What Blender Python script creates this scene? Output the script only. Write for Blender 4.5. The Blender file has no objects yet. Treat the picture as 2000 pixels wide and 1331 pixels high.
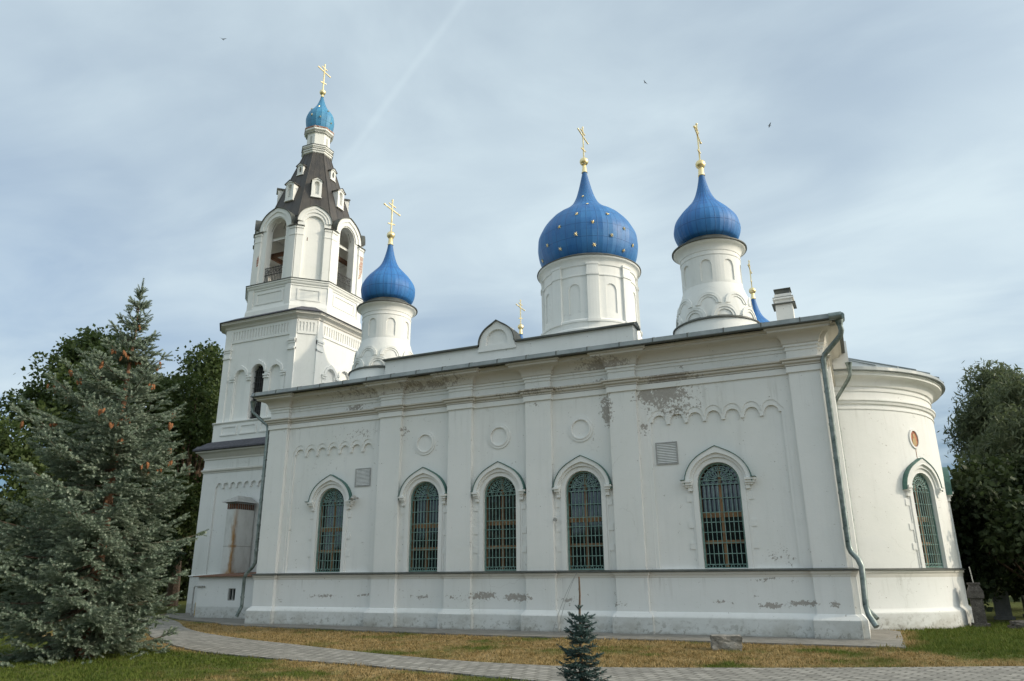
import bpy, bmesh, math, random
import numpy as np
from mathutils import Vector, Matrix
from mathutils.geometry import tessellate_polygon
PI = math.pi
C = bpy.context.scene
COL = C.collection
# ------------------------------------------------------------------ camera
YAW, PIT, ROL = 0.4326984, 0.3103913, -0.0072343
cam = bpy.data.cameras.new('camera'); cam.sensor_width = 36; cam.lens = 1427.65 / 2000 * 36
cam.clip_end = 3000; cam.clip_start = 0.1
camo = bpy.data.objects.new('camera', cam); COL.objects.link(camo)
_r = Vector((math.cos(YAW), math.sin(YAW), 0))
_f = Vector((-math.sin(YAW) * math.cos(PIT), math.cos(YAW) * math.cos(PIT), math.sin(PIT)))
_u = _r.cross(_f)
_R = math.cos(ROL) * _r + math.sin(ROL) * _u
_U = -math.sin(ROL) * _r + math.cos(ROL) * _u
camo.matrix_world = Matrix(((_R.x, _U.x, -_f.x, 16.4925), (_R.y, _U.y, -_f.y, -21.9597), (_R.z, _U.z, -_f.z, 1.65), (0, 0, 0, 1)))
C.camera = camo
# ------------------------------------------------------------------ world and sun
SUN_EL, SUN_AZ = math.radians(24.5), math.radians(81)      # azimuth from north (+y) towards east (+x)
w = bpy.data.worlds.new("World"); C.world = w; w.use_nodes = True
nt = w.node_tree; N = nt.nodes; L = nt.links
N.clear()
def nn(t, **k):
    n = N.new(t)
    for a, b in k.items(): setattr(n, a, b)
    return n
sky = nn('ShaderNodeTexSky', sky_type='NISHITA', sun_disc=False)
sky.sun_elevation = SUN_EL; sky.sun_rotation = SUN_AZ; sky.air_density = 1.0; sky.dust_density = 1.5; sky.ozone_density = 1.5
tc = nn('ShaderNodeTexCoord')
def vm(op, a, b=None):
    n = nn('ShaderNodeVectorMath', operation=op)
    for i, x in enumerate((a, b)):
        if x is None: continue
        if isinstance(x, (tuple, list)): n.inputs[i].default_value = x
        else: L.new(x, n.inputs[i])
    return n
def mt(op, a, b=None, c=None, clamp=False):
    n = nn('ShaderNodeMath', operation=op, use_clamp=clamp)
    for i, x in enumerate((a, b, c)):
        if x is None: continue
        if isinstance(x, (int, float)): n.inputs[i].default_value = x
        else: L.new(x, n.inputs[i])
    return n.outputs[0]
dirn = vm('NORMALIZE', tc.outputs['Generated']).outputs[0]
sep = nn('ShaderNodeSeparateXYZ'); L.new(dirn, sep.inputs[0])
den = mt('MAXIMUM', mt('ADD', sep.outputs[2], 0.12), 0.05)
cmb = nn('ShaderNodeCombineXYZ')
L.new(mt('DIVIDE', sep.outputs[0], den), cmb.inputs[0]); L.new(mt('DIVIDE', sep.outputs[1], den), cmb.inputs[1])
def cloud(scale, sx, sy, rot, detail, rough, lo, hi, dist=0.6, off=0.0):
    mp = nn('ShaderNodeMapping'); L.new(cmb.outputs[0], mp.inputs[0])
    mp.inputs['Rotation'].default_value = (0, 0, rot); mp.inputs['Scale'].default_value = (sx, sy, 1); mp.inputs['Location'].default_value = (off, off * .7, 0)
    t = nn('ShaderNodeTexNoise'); L.new(mp.outputs[0], t.inputs['Vector'])
    t.inputs['Scale'].default_value = scale; t.inputs['Detail'].default_value = detail; t.inputs['Roughness'].default_value = rough; t.inputs['Distortion'].default_value = dist
    r = nn('ShaderNodeMapRange', interpolation_type='SMOOTHSTEP'); L.new(t.outputs['Fac'], r.inputs['Value'])
    r.inputs['From Min'].default_value = lo; r.inputs['From Max'].default_value = hi
    return r.outputs[0]
c1 = cloud(0.75, 0.9, 1.1, 0.55, 4, 0.5, 0.30, 0.70, dist=.3, off=3.1)
c2 = cloud(2.0, 0.85, 1.3, 0.75, 6, 0.55, 0.30, 0.75, dist=.4, off=7.7)
fac = mt('ADD', mt('MULTIPLY', c1, 0.42), mt('MULTIPLY', c2, 0.20), clamp=True)
fac = mt('ADD', fac, 0.45, clamp=True)
low = nn('ShaderNodeMapRange', interpolation_type='SMOOTHSTEP'); L.new(sep.outputs[2], low.inputs['Value'])      # the veil thins towards the north-east horizon
low.inputs['From Min'].default_value = 0.06; low.inputs['From Max'].default_value = 0.27; low.inputs['To Min'].default_value = 0.12; low.inputs['To Max'].default_value = 1.0
lw = mt('ADD', low.outputs[0], mt('MULTIPLY', c2, 0.30), clamp=True)
fac = mt('MULTIPLY', fac, lw)
nor = nn('ShaderNodeMapRange', interpolation_type='SMOOTHSTEP'); L.new(sep.outputs[1], nor.inputs['Value'])      # thin cloud to the north; veil thickened to the unseen south as added fill light
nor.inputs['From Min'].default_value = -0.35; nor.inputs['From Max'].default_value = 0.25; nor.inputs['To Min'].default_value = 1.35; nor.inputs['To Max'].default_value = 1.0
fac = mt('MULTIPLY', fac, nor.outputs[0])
# contrail: a thin band round a great circle, only along a stretch of it
A = Vector((-0.35905533, 0.64106784, 0.67831504)); B = Vector((-0.50761075, 0.66240093, 0.55095947))
nrm = A.cross(B).normalized(); mid = (A + B).normalized()
dn = vm('DOT_PRODUCT', dirn, tuple(nrm)).outputs['Value']
dm = vm('DOT_PRODUCT', dirn, tuple(mid)).outputs['Value']
jn = nn('ShaderNodeTexNoise'); L.new(dirn, jn.inputs['Vector']); jn.inputs['Scale'].default_value = 14; jn.inputs['Detail'].default_value = 4
ad = mt('ABSOLUTE', mt('ADD', dn, mt('MULTIPLY', mt('SUBTRACT', jn.outputs['Fac'], 0.5), 0.004)))
band = nn('ShaderNodeMapRange', interpolation_type='SMOOTHSTEP'); L.new(ad, band.inputs['Value'])
band.inputs['From Min'].default_value = 0.0; band.inputs['From Max'].default_value = 0.0075; band.inputs['To Min'].default_value = 1; band.inputs['To Max'].default_value = 0
bl = nn('ShaderNodeMapRange', interpolation_type='SMOOTHSTEP'); L.new(dm, bl.inputs['Value'])
bl.inputs['From Min'].default_value = 0.982; bl.inputs['From Max'].default_value = 0.996
trail = mt('MULTIPLY', mt('MULTIPLY', band.outputs[0], bl.outputs[0]), 0.055)
fac = mt('ADD', fac, trail, clamp=True)
mixc = nn('ShaderNodeMix', data_type='RGBA'); L.new(fac, mixc.inputs['Factor']); 
sunv = (math.sin(SUN_AZ) * math.cos(SUN_EL), math.cos(SUN_AZ) * math.cos(SUN_EL), math.sin(SUN_EL))
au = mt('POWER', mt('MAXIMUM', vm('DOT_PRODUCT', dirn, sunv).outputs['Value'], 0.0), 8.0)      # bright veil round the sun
skm = vm('MULTIPLY', sky.outputs[0], (0.46, 0.74, 1.02))
hz = nn('ShaderNodeMapRange', interpolation_type='SMOOTHSTEP'); L.new(sep.outputs[2], hz.inputs['Value'])
hz.inputs['From Min'].default_value = 0.02; hz.inputs['From Max'].default_value = 0.35; hz.inputs['To Min'].default_value = 0.55; hz.inputs['To Max'].default_value = 1.0
sk2 = vm('SCALE', skm.outputs[0]); L.new(hz.outputs[0], sk2.inputs['Scale'])
L.new(sk2.outputs[0], mixc.inputs['A']); mixc.inputs['B'].default_value = (6.1, 7.25, 7.85, 1)
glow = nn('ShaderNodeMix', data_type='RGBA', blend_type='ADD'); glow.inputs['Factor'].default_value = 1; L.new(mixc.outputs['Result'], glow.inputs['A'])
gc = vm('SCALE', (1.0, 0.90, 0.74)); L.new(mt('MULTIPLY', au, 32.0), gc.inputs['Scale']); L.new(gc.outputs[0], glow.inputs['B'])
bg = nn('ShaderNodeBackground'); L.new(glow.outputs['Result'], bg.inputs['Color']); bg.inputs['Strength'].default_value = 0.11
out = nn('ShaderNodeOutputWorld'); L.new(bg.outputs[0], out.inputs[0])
sl = bpy.data.lights.new('sun', 'SUN'); sl.energy = 2.0; sl.angle = math.radians(0.6); sl.color = (1.0, 0.88, 0.69)
so = bpy.data.objects.new('sun', sl); COL.objects.link(so)
sd = Vector((math.sin(SUN_AZ) * math.cos(SUN_EL), math.cos(SUN_AZ) * math.cos(SUN_EL), math.sin(SUN_EL)))
so.rotation_euler = (-sd).to_track_quat('-Z', 'Y').to_euler(); so.location = (60, 5, 40)
C.view_settings.view_transform = 'Standard'; C.view_settings.look = 'None'; C.view_settings.exposure = 0.05; C.view_settings.gamma = 1
C.cycles.max_bounces = 8
random.seed(7); RNG = np.random.default_rng(7)
# ------------------------------------------------------------------ materials
class MN:
    """small node-tree helper"""
    def __init__(s, name):
        s.m = bpy.data.materials.new(name); s.m.use_nodes = True; s.t = s.m.node_tree; s.t.nodes.clear()
        s.out = s.n('ShaderNodeOutputMaterial'); s.p = s.n('ShaderNodeBsdfPrincipled'); s.t.links.new(s.p.outputs[0], s.out.inputs[0])
        s.tc = s.n('ShaderNodeTexCoord'); s.obj = s.tc.outputs['Object']
        g = s.n('ShaderNodeNewGeometry'); s.pos = g.outputs['Position']; s.geo = g
    def n(s, t, **k):
        x = s.t.nodes.new(t)
        for a, b in k.items(): setattr(x, a, b)
        return x
    def l(s, a, b): s.t.links.new(a, b)
    def set(s, **k):
        for a, v in k.items():
            i = s.p.inputs[a.replace('_', ' ')]
            if hasattr(v, 'is_output') or hasattr(v, 'links'): s.l(v, i)
            else: i.default_value = v
        return s
    def math(s, op, a, b=None, c=None, clamp=False):
        x = s.n('ShaderNodeMath', operation=op, use_clamp=clamp)
        for i, v in enumerate((a, b, c)):
            if v is None: continue
            if isinstance(v, (int, float)): x.inputs[i].default_value = v
            else: s.l(v, x.inputs[i])
        return x.outputs[0]
    def noise(s, scale, detail=4, rough=.55, vec=None, sc=(1, 1, 1), dist=0.0, loc=(0, 0, 0)):
        mp = s.n('ShaderNodeMapping'); s.l(vec or s.obj, mp.inputs[0]); mp.inputs['Scale'].default_value = sc; mp.inputs['Location'].default_value = loc
        x = s.n('ShaderNodeTexNoise'); s.l(mp.outputs[0], x.inputs['Vector'])
        x.inputs['Scale'].default_value = scale; x.inputs['Detail'].default_value = detail; x.inputs['Roughness'].default_value = rough; x.inputs['Distortion'].default_value = dist
        return x.outputs['Fac']
    def rng(s, v, a, b, c=0., d=1., smooth=True):
        x = s.n('ShaderNodeMapRange', interpolation_type='SMOOTHSTEP' if smooth else 'LINEAR'); s.l(v, x.inputs['Value'])
        x.inputs['From Min'].default_value = a; x.inputs['From Max'].default_value = b; x.inputs['To Min'].default_value = c; x.inputs['To Max'].default_value = d
        return x.outputs[0]
    def mix(s, f, a, b, blend='MIX'):
        x = s.n('ShaderNodeMix', data_type='RGBA', blend_type=blend)
        for nm, v in (('Factor', f), ('A', a), ('B', b)):
            if isinstance(v, (int, float)): x.inputs[nm].default_value = v
            elif isinstance(v, tuple): x.inputs[nm].default_value = (*v, 1) if len(v) == 3 else v
            else: s.l(v, x.inputs[nm])
        return x.outputs['Result']
    def xyz(s, v=None):
        x = s.n('ShaderNodeSeparateXYZ'); s.l(v or s.obj, x.inputs[0]); return x.outputs
    def bump(s, h, st=.3, dist=.02, prev=None):
        x = s.n('ShaderNodeBump'); s.l(h, x.inputs['Height']); x.inputs['Strength'].default_value = st; x.inputs['Distance'].default_value = dist
        if prev: s.l(prev, x.inputs['Normal'])
        s.l(x.outputs[0], s.p.inputs['Normal']); return x.outputs[0]

def plaster(name, patches=(), grime=False, tint=(0.80, 0.795, 0.775), strength=1.0):
    k = MN(name); X = k.xyz(k.pos)
    big = k.noise(0.35, 5, .6, k.pos); med = k.noise(2.2, 6, .62, k.pos); fine = k.noise(26, 4, .6, k.pos)
    streak = k.noise(1.6, 5, .6, k.pos, sc=(2.2, 2.2, .18))
    col = k.mix(k.rng(big, .35, .7), tint, (tint[0] * .93, tint[1] * .94, tint[2] * .93))
    col = k.mix(k.math('MULTIPLY', k.rng(streak, .5, .78), .30), col, (0.60, 0.59, 0.565))
    col = k.mix(k.math('MULTIPLY', k.rng(med, .56, .74), .22), col, (0.66, 0.645, 0.61))
    # repaired rectangular areas of whitewash, faint
    vo = k.n('ShaderNodeTexVoronoi', feature='F1', distance='CHEBYCHEV'); mp = k.n('ShaderNodeMapping'); k.l(k.pos, mp.inputs[0]); mp.inputs['Scale'].default_value = (.55, .55, .8); k.l(mp.outputs[0], vo.inputs['Vector']); vo.inputs['Scale'].default_value = 1
    vx = k.xyz(vo.outputs['Color'])[0]
    col = k.mix(k.math('MULTIPLY', vx, .12), col, (0.66, 0.68, 0.70))
    st = k.noise(5.0, 5, .7, k.pos, sc=(1, 1, .07)); st2 = k.noise(1.1, 4, .6, k.pos, sc=(1, 1, .3))
    for zt, zb in ((7.16, 5.4), (8.0, 7.6), (1.55, .75)):
        band = k.math('MULTIPLY', k.rng(X[2], zb, zt), k.math('SUBTRACT', 1.0, k.rng(X[2], zt, zt + .02)))
        sf = k.math('MULTIPLY', k.math('MULTIPLY', k.rng(st, .52, .68), k.rng(st2, .42, .62)), band)
        col = k.mix(k.math('MULTIPLY', sf, .42 * strength), col, (0.44, 0.435, 0.40))
    cv = k.n('ShaderNodeTexVoronoi', feature='DISTANCE_TO_EDGE'); cm = k.n('ShaderNodeVectorMath', operation='ADD'); k.l(k.pos, cm.inputs[0])
    cn = k.n('ShaderNodeTexNoise'); k.l(k.pos, cn.inputs['Vector']); cn.inputs['Scale'].default_value = 2.2; cn.inputs['Detail'].default_value = 4
    cs = k.n('ShaderNodeVectorMath', operation='SCALE'); k.l(cn.outputs['Color'], cs.inputs[0]); cs.inputs['Scale'].default_value = .8; k.l(cs.outputs[0], cm.inputs[1]); k.l(cm.outputs[0], cv.inputs['Vector']); cv.inputs['Scale'].default_value = .55
    crack = k.math('MULTIPLY', k.rng(cv.outputs['Distance'], .008, .003), k.rng(big, .54, .62))
    col = k.mix(k.math('MULTIPLY', crack, .20), col, (0.30, 0.28, 0.25))
    h = k.math('ADD', k.math('MULTIPLY', med, .6), k.math('MULTIPLY', fine, .25))
    mask = None
    for (px, pz, rx, rz, amt) in patches:
        dx = k.math('DIVIDE', k.math('SUBTRACT', X[0], px), rx); dz = k.math('DIVIDE', k.math('SUBTRACT', X[2], pz), rz)
        d = k.math('SQRT', k.math('ADD', k.math('MULTIPLY', dx, dx), k.math('MULTIPLY', dz, dz)))
        v = k.math('MULTIPLY', k.math('SUBTRACT', 1.0, d, clamp=True), amt)
        mask = v if mask is None else k.math('MAXIMUM', mask, v)
    if mask is not None:
        pn = k.math('ADD', k.math('MULTIPLY', k.noise(4.0, 6, .65, k.pos, dist=.6, sc=(1, .3, 1.15)), .42), k.math('MULTIPLY', k.noise(15, 5, .72, k.pos, sc=(1, .3, 1)), .58))
        pe = k.rng(k.math('ADD', k.math('MULTIPLY', mask, .26), pn), .615, .63)
        under = k.mix(k.noise(14, 5, .7, k.pos), (0.20, 0.175, 0.15), (0.44, 0.40, 0.36))
        col = k.mix(k.math('MULTIPLY', pe, .85), col, under)
        h = k.math('SUBTRACT', h, k.math('MULTIPLY', pe, .8))
    if grime:
        col = k.mix(k.rng(X[2], .50, .44, 0, .55), col, (0.50, 0.51, 0.49))
        zf = k.rng(X[2], 0.62, 0.02)
        g1 = k.noise(1.3, 7, .68, k.pos, sc=(1, 1, 1.6)); g2 = k.noise(7, 7, .7, k.pos, dist=.5)
        gm = k.math('MULTIPLY', zf, k.rng(g1, .40, .66), clamp=True)
        col = k.mix(k.math('MULTIPLY', gm, .75), col, (0.36, 0.345, 0.30))
        col = k.mix(k.math('MULTIPLY', k.math('MULTIPLY', zf, k.rng(g2, .54, .60)), .7), col, (0.26, 0.25, 0.22))
        low = k.rng(k.math('ADD', X[2], k.math('MULTIPLY', g2, .12)), .16, .05)
        col = k.mix(k.math('MULTIPLY', low, .65), col, (0.22, 0.21, 0.18))
    k.set(Base_Color=col, Roughness=.92)
    k.p.inputs['Specular IOR Level'].default_value = .2
    k.bump(h, .35 * strength, .03)
    return k.m
def metal_paint(name, c1, c2, rough=.5, scale=3., metallic=.0, bs=.15, sc=(1, 1, 1)):
    k = MN(name); n1 = k.noise(scale, 6, .65, k.pos, sc=sc); n2 = k.noise(scale * 9, 4, .6, k.pos)
    f = k.math('ADD', k.math('MULTIPLY', n1, .8), k.math('MULTIPLY', n2, .2))
    k.set(Base_Color=k.mix(k.rng(f, .36, .64), c1, c2), Roughness=k.rng(n1, .3, .7, rough - .1, rough + .15), Metallic=metallic)
    k.bump(n2, bs, .01)
    return k.m
def dome_mat(name, ca, cb, gores, bands=()):
    k = MN(name); X = k.xyz(k.obj)
    th = k.math('ARCTAN2', X[1], X[0]); fr = k.math('FRACT', k.math('ADD', k.math('MULTIPLY', th, gores / (2 * PI)), 100.0))
    e = k.math('ABSOLUTE', k.math('SUBTRACT', fr, .5)); r = k.math('SQRT', k.math('ADD', k.math('MULTIPLY', X[0], X[0]), k.math('MULTIPLY', X[1], X[1])))
    seam = k.rng(k.math('MULTIPLY', k.math('SUBTRACT', .5, e), k.math('DIVIDE', r, gores / 6.28)), .022, .008)
    zz = None
    for b in bands:
        v = k.rng(k.math('ABSOLUTE', k.math('SUBTRACT', X[2], b)), .022, .008)
        zz = v if zz is None else k.math('MAXIMUM', zz, v)
    sm = k.math('MAXIMUM', seam, zz) if zz is not None else seam
    # each sheet has its own slight fading
    fl = k.math('FLOOR', k.math('ADD', k.math('MULTIPLY', th, gores / (2 * PI)), 100.5))
    cb2 = k.n('ShaderNodeCombineXYZ'); k.l(fl, cb2.inputs[0]); k.l(k.math('FLOOR', k.math('MULTIPLY', X[2], 1.6)), cb2.inputs[1])
    wn = k.n('ShaderNodeTexWhiteNoise', noise_dimensions='2D'); k.l(cb2.outputs[0], wn.inputs['Vector'])
    dirt = k.noise(2.5, 6, .65, sc=(1, 1, .35)); fine = k.noise(18, 4, .6)
    f = k.math('ADD', k.math('MULTIPLY', wn.outputs['Value'], .45), k.math('MULTIPLY', k.rng(dirt, .3, .7), .55))
    col = k.mix(f, ca, cb)
    col = k.mix(k.math('MULTIPLY', sm, .38), col, (ca[0] * .35, ca[1] * .35, ca[2] * .4))
    col = k.mix(k.math('MULTIPLY', k.rng(fine, .62, .72), .25), col, (cb[0] * 1.8 + .05, cb[1] * 1.4 + .03, cb[2]))
    k.set(Base_Color=col, Roughness=k.rng(dirt, .3, .7, .42, .62))
    k.bump(k.math('ADD', k.math('MULTIPLY', sm, 1.0), k.math('MULTIPLY', dirt, .5)), .4, .015)
    return k.m
def leaf_mat(name, c1, c2, c3, scale=.6, trans=.25, rough=.6):
    k = MN(name); n1 = k.noise(scale, 4, .6, k.pos); n2 = k.noise(scale * 14, 3, .6, k.pos)
    col = k.mix(k.rng(n1, .35, .65), c1, c2); col = k.mix(k.rng(n2, .45, .75), col, c3)
    k.set(Base_Color=col, Roughness=rough); k.p.inputs['Specular IOR Level'].default_value = .3
    tr = k.n('ShaderNodeBsdfTranslucent'); k.l(k.mix(.5, col, (c3[0] * 1.3, c3[1] * 1.5, c3[2])), tr.inputs[0])
    mx = k.n('ShaderNodeMixShader'); mx.inputs[0].default_value = trans; k.l(k.p.outputs[0], mx.inputs[1]); k.l(tr.outputs[0], mx.inputs[2]); k.l(mx.outputs[0], k.out.inputs[0])
    return k.m
P_FRONT = [(11.5, 7.0, 1.35, .75, .95), (11.0, 7.0, .6, .8, .9), (11.9, 6.5, .9, .5, .65), (11.95, 8.15, .45, .6, .85), (11.6, 6.4, .5, .35, .6), (9.62, 6.65, .36, .8, .85), (10.75, 6.0, .35, .4, .5),
           (-.25, 7.72, .7, .3, .75), (.4, 7.95, .5, .25, .6), (0, 6.7, 1.5, .5, .32), (3.2, 8.0, .9, .2, .5), (2.0, 6.6, .3, .5, .5), (14.3, 2.1, .5, .4, .5), (7.2, 7.0, .4, .5, .35), (9.4, 7.6, .9, .3, .5)]
M = {}
M['plaster'] = plaster('white_plaster', P_FRONT)
P_LOW = [(5.25, 1.02, .75, .2, .95), (6.4, .98, .75, .17, 1.05), (14.0, .80, .6, .12, .8), (14.8, .87, .75, .12, .9), (15.6, .86, .3, .14, .6), (-1.2, .98, 1.1, .10, .75), (.6, 1.02, .7, .10, .7), (2.9, .98, .9, .1, .7), (4.2, .97, .5, .12, .6), (8.1, .93, .6, .12, .6), (9.7, .8, .4, .12, .55), (12.6, .9, .5, .1, .5), (14.0, 1.5, .6, .1, .55)]
M['plinth'] = plaster('plinth_plaster', P_LOW, grime=True, tint=(0.77, 0.77, 0.755))
M['dirty'] = plaster('weathered_moulding', tint=(0.62, 0.585, 0.53), patches=[(11.75, 7.45, 1.3, .6, .9), (3.0, 8.2, 3, .3, .7), (0, 8.2, 2.5, .3, .6), (9.6, 8.1, 1.5, .4, .8), (7.0, 7.5, 3.0, .2, .55)])
M['surr'] = plaster('surround_plaster', tint=(0.79, 0.785, 0.765))
M['trim'] = plaster('trim_plaster', tint=(0.68, 0.65, 0.60), patches=[(11.75, 7.45, 1.3, .6, .9), (.2, 7.9, .6, .3, .6), (3.0, 8.2, 1.5, .3, .45), (9.6, 7.5, .6, .4, .5)])
M['tower'] = plaster('tower_plaster', tint=(0.83, 0.825, 0.80))
M['inner'] = plaster('niche_shade_plaster', tint=(0.50, 0.50, 0.47))
def brick_mat():
    k = MN('bare_brick'); X = k.n('ShaderNodeMapping'); k.l(k.pos, X.inputs[0]); X.inputs['Rotation'].default_value = (PI / 2, 0, 0)
    b = k.n('ShaderNodeTexBrick'); k.l(X.outputs[0], b.inputs['Vector']); b.inputs['Scale'].default_value = 6
    b.inputs['Color1'].default_value = (.42, .13, .07, 1); b.inputs['Color2'].default_value = (.30, .09, .05, 1); b.inputs['Mortar'].default_value = (.5, .42, .36, 1)
    n = k.noise(9, 5, .7, k.pos); k.set(Base_Color=k.mix(k.rng(n, .5, .6), b.outputs['Color'], (.62, .56, .5)), Roughness=.95); k.bump(n, .6, .03); return k.m
M['brick'] = brick_mat()
M['flash'] = metal_paint('dark_flashing', (.055, .06, .055), (.11, .115, .10), .55)
M['green'] = metal_paint('green_flashing', (.03, .09, .08), (.07, .17, .145), .5)
M['roofmetal'] = metal_paint('roof_metal', (.21, .235, .24), (.32, .35, .355), .45, 1.4)
M['shingle'] = metal_paint('dark_shingle', (.045, .045, .055), (.10, .10, .12), .85, 8., bs=.8)
M['tent'] = metal_paint('tent_sheet', (.036, .033, .032), (.078, .070, .063), .6, 1.7, bs=.3, sc=(1, 1, .4))
M['galv'] = metal_paint('galvanised_pipe', (.13, .165, .155), (.27, .31, .30), .36, 5., .6)
M['gold'] = metal_paint('gilding', (.88, .68, .32), (.97, .83, .52), .38, 4., .85, .05)
M['grille'] = metal_paint('green_grille', (.10, .19, .165), (.20, .31, .28), .5, 8.)
M['greyg'] = metal_paint('vent_metal', (.28, .28, .27), (.42, .42, .40), .6, 6.)
M['ventd'] = metal_paint('vent_frame', (.30, .30, .29), (.40, .40, .39), .6, 6.)
M['ventl'] = metal_paint('vent_slat', (.72, .72, .70), (.80, .80, .78), .6, 6.)
M['darkhole'] = metal_paint('hole_shade', (.012, .012, .012), (.03, .028, .025), .9)
M['iron'] = metal_paint('black_iron', (.02, .02, .022), (.05, .048, .045), .6, 6.)
M['bronze'] = metal_paint('bell_bronze', (.10, .09, .07), (.18, .16, .12), .45, 6., .8)
M['wood'] = metal_paint('window_wood', (.17, .09, .04), (.34, .19, .09), .6, 2.5, sc=(3, 3, .3))
M['beam'] = metal_paint('beam_wood', (.10, .05, .03), (.2, .11, .07), .85, 4)
M['bluebig'] = dome_mat('blue_dome', (.016, .125, .37), (.045, .20, .46), 30, (.95, 1.6, 2.3, 2.9, 3.5))
M['blueside'] = dome_mat('blue_cupola', (.013, .12, .39), (.04, .205, .50), 22, (.55, 1.0, 1.5, 2.0))
M['bluetower'] = dome_mat('blue_tower_dome', (.03, .19, .40), (.08, .31, .50), 16, (.5, 1.0))
def glass():
    k = MN('window_glass'); n = k.noise(1.2, 2, .5, k.pos); k.set(Base_Color=(.012, .016, .02, 1), Roughness=.04, IOR=1.85); k.p.inputs['Specular IOR Level'].default_value = .75; k.bump(n, .06, .05); return k.m
M['glass'] = glass()
def duct():
    k = MN('duct_plaster_rust'); X = k.xyz(k.pos)
    n = k.noise(3, 6, .65, k.pos, sc=(1, 1, .5)); n2 = k.noise(7, 6, .7, k.pos, sc=(1, 1, .35))
    dx = k.math('ADD', k.math('MULTIPLY', k.math('ABSOLUTE', k.math('ADD', X[0], 9.38)), 1.0), k.math('MULTIPLY', k.math('ABSOLUTE', k.math('SUBTRACT', X[1], 3.8)), 1.0))
    wob = k.math('ADD', dx, k.math('MULTIPLY', k.math('SUBTRACT', n2, .5), .5))
    s = k.math('MULTIPLY', k.rng(wob, .24, -.04), k.rng(X[2], 4.9, 3.4, .25, 1)); s2 = k.rng(k.math('ADD', X[2], k.math('MULTIPLY', n2, .5)), 2.32, 1.95)
    s3 = k.math('MULTIPLY', k.rng(k.math('ABSOLUTE', k.math('SUBTRACT', X[2], 2.98)), .14, .02), k.rng(wob, .3, .02))
    rust = k.math('MAXIMUM', k.math('MAXIMUM', s, k.math('MULTIPLY', s2, k.rng(wob, .55, .1))), s3)
    line = k.rng(k.math('ABSOLUTE', k.math('SUBTRACT', X[2], 2.98)), .022, .012)
    col = k.mix(k.rng(n, .4, .7), (.66, .66, .64), (.55, .545, .52)); col = k.mix(k.math('MULTIPLY', line, .5), col, (.2, .17, .14))
    col = k.mix(k.math('MULTIPLY', rust, .95), col, k.mix(k.noise(12, 4, .6, k.pos), (.30, .12, .03), (.40, .24, .07)))
    k.set(Base_Color=col, Roughness=.8); k.bump(n2, .2, .01); return k.m
M['duct'] = duct()
M['rustroof'] = metal_paint('rusty_sheet', (.10, .05, .035), (.24, .11, .06), .8, 3)
def stonem(name, a, b, c, sc=4):
    k = MN(name); n1 = k.noise(sc, 7, .7, k.pos, dist=.3); n2 = k.noise(sc * 6, 6, .7, k.pos)
    col = k.mix(k.rng(n1, .35, .65), a, b); col = k.mix(k.rng(n2, .55, .66), col, c); k.set(Base_Color=col, Roughness=.92); k.bump(k.math('ADD', n1, k.math('MULTIPLY', n2, .4)), .8, .04); return k.m
M['stone'] = stonem('rough_stone', (.17, .16, .14), (.32, .30, .27), (.07, .065, .05))
M['grave'] = stonem('grave_stone', (.055, .05, .045), (.11, .10, .09), (.19, .18, .165), 5)
M['gravel2'] = stonem('pale_grave_stone', (.13, .135, .13), (.18, .18, .175), (.1, .1, .095), 5)
M['concrete'] = stonem('apron_concrete', (.17, .16, .14), (.25, .235, .21), (.11, .10, .085), 2.2)
def paver():
    k = MN('paver_path'); mp = k.n('ShaderNodeMapping'); k.l(k.pos, mp.inputs[0]); mp.inputs['Rotation'].default_value = (0, 0, .35)
    b = k.n('ShaderNodeTexBrick'); k.l(mp.outputs[0], b.inputs['Vector']); b.inputs['Scale'].default_value = 1.0
    b.inputs['Brick Width'].default_value = .30; b.inputs['Row Height'].default_value = .17; b.inputs['Mortar Size'].default_value = .022; b.inputs['Mortar Smooth'].default_value = .3
    b.inputs['Color1'].default_value = (.36, .34, .30, 1); b.inputs['Color2'].default_value = (.17, .16, .14, 1); b.inputs['Mortar'].default_value = (.05, .045, .03, 1)
    n = k.noise(1.2, 5, .65, k.pos); n2 = k.noise(30, 4, .6, k.pos)
    col = k.mix(k.math('MULTIPLY', k.rng(n, .4, .7), .45), b.outputs['Color'], (.20, .19, .165)); col = k.mix(k.math('MULTIPLY', n2, .35), col, (.30, .29, .27))
    k.set(Base_Color=col, Roughness=.88); k.bump(k.math('ADD', k.math('MULTIPLY', k.math('SUBTRACT', 1.0, b.outputs['Fac']), 1.0), k.math('MULTIPLY', n2, .3)), .8, .012); return k.m
M['paver'] = paver()
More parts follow.
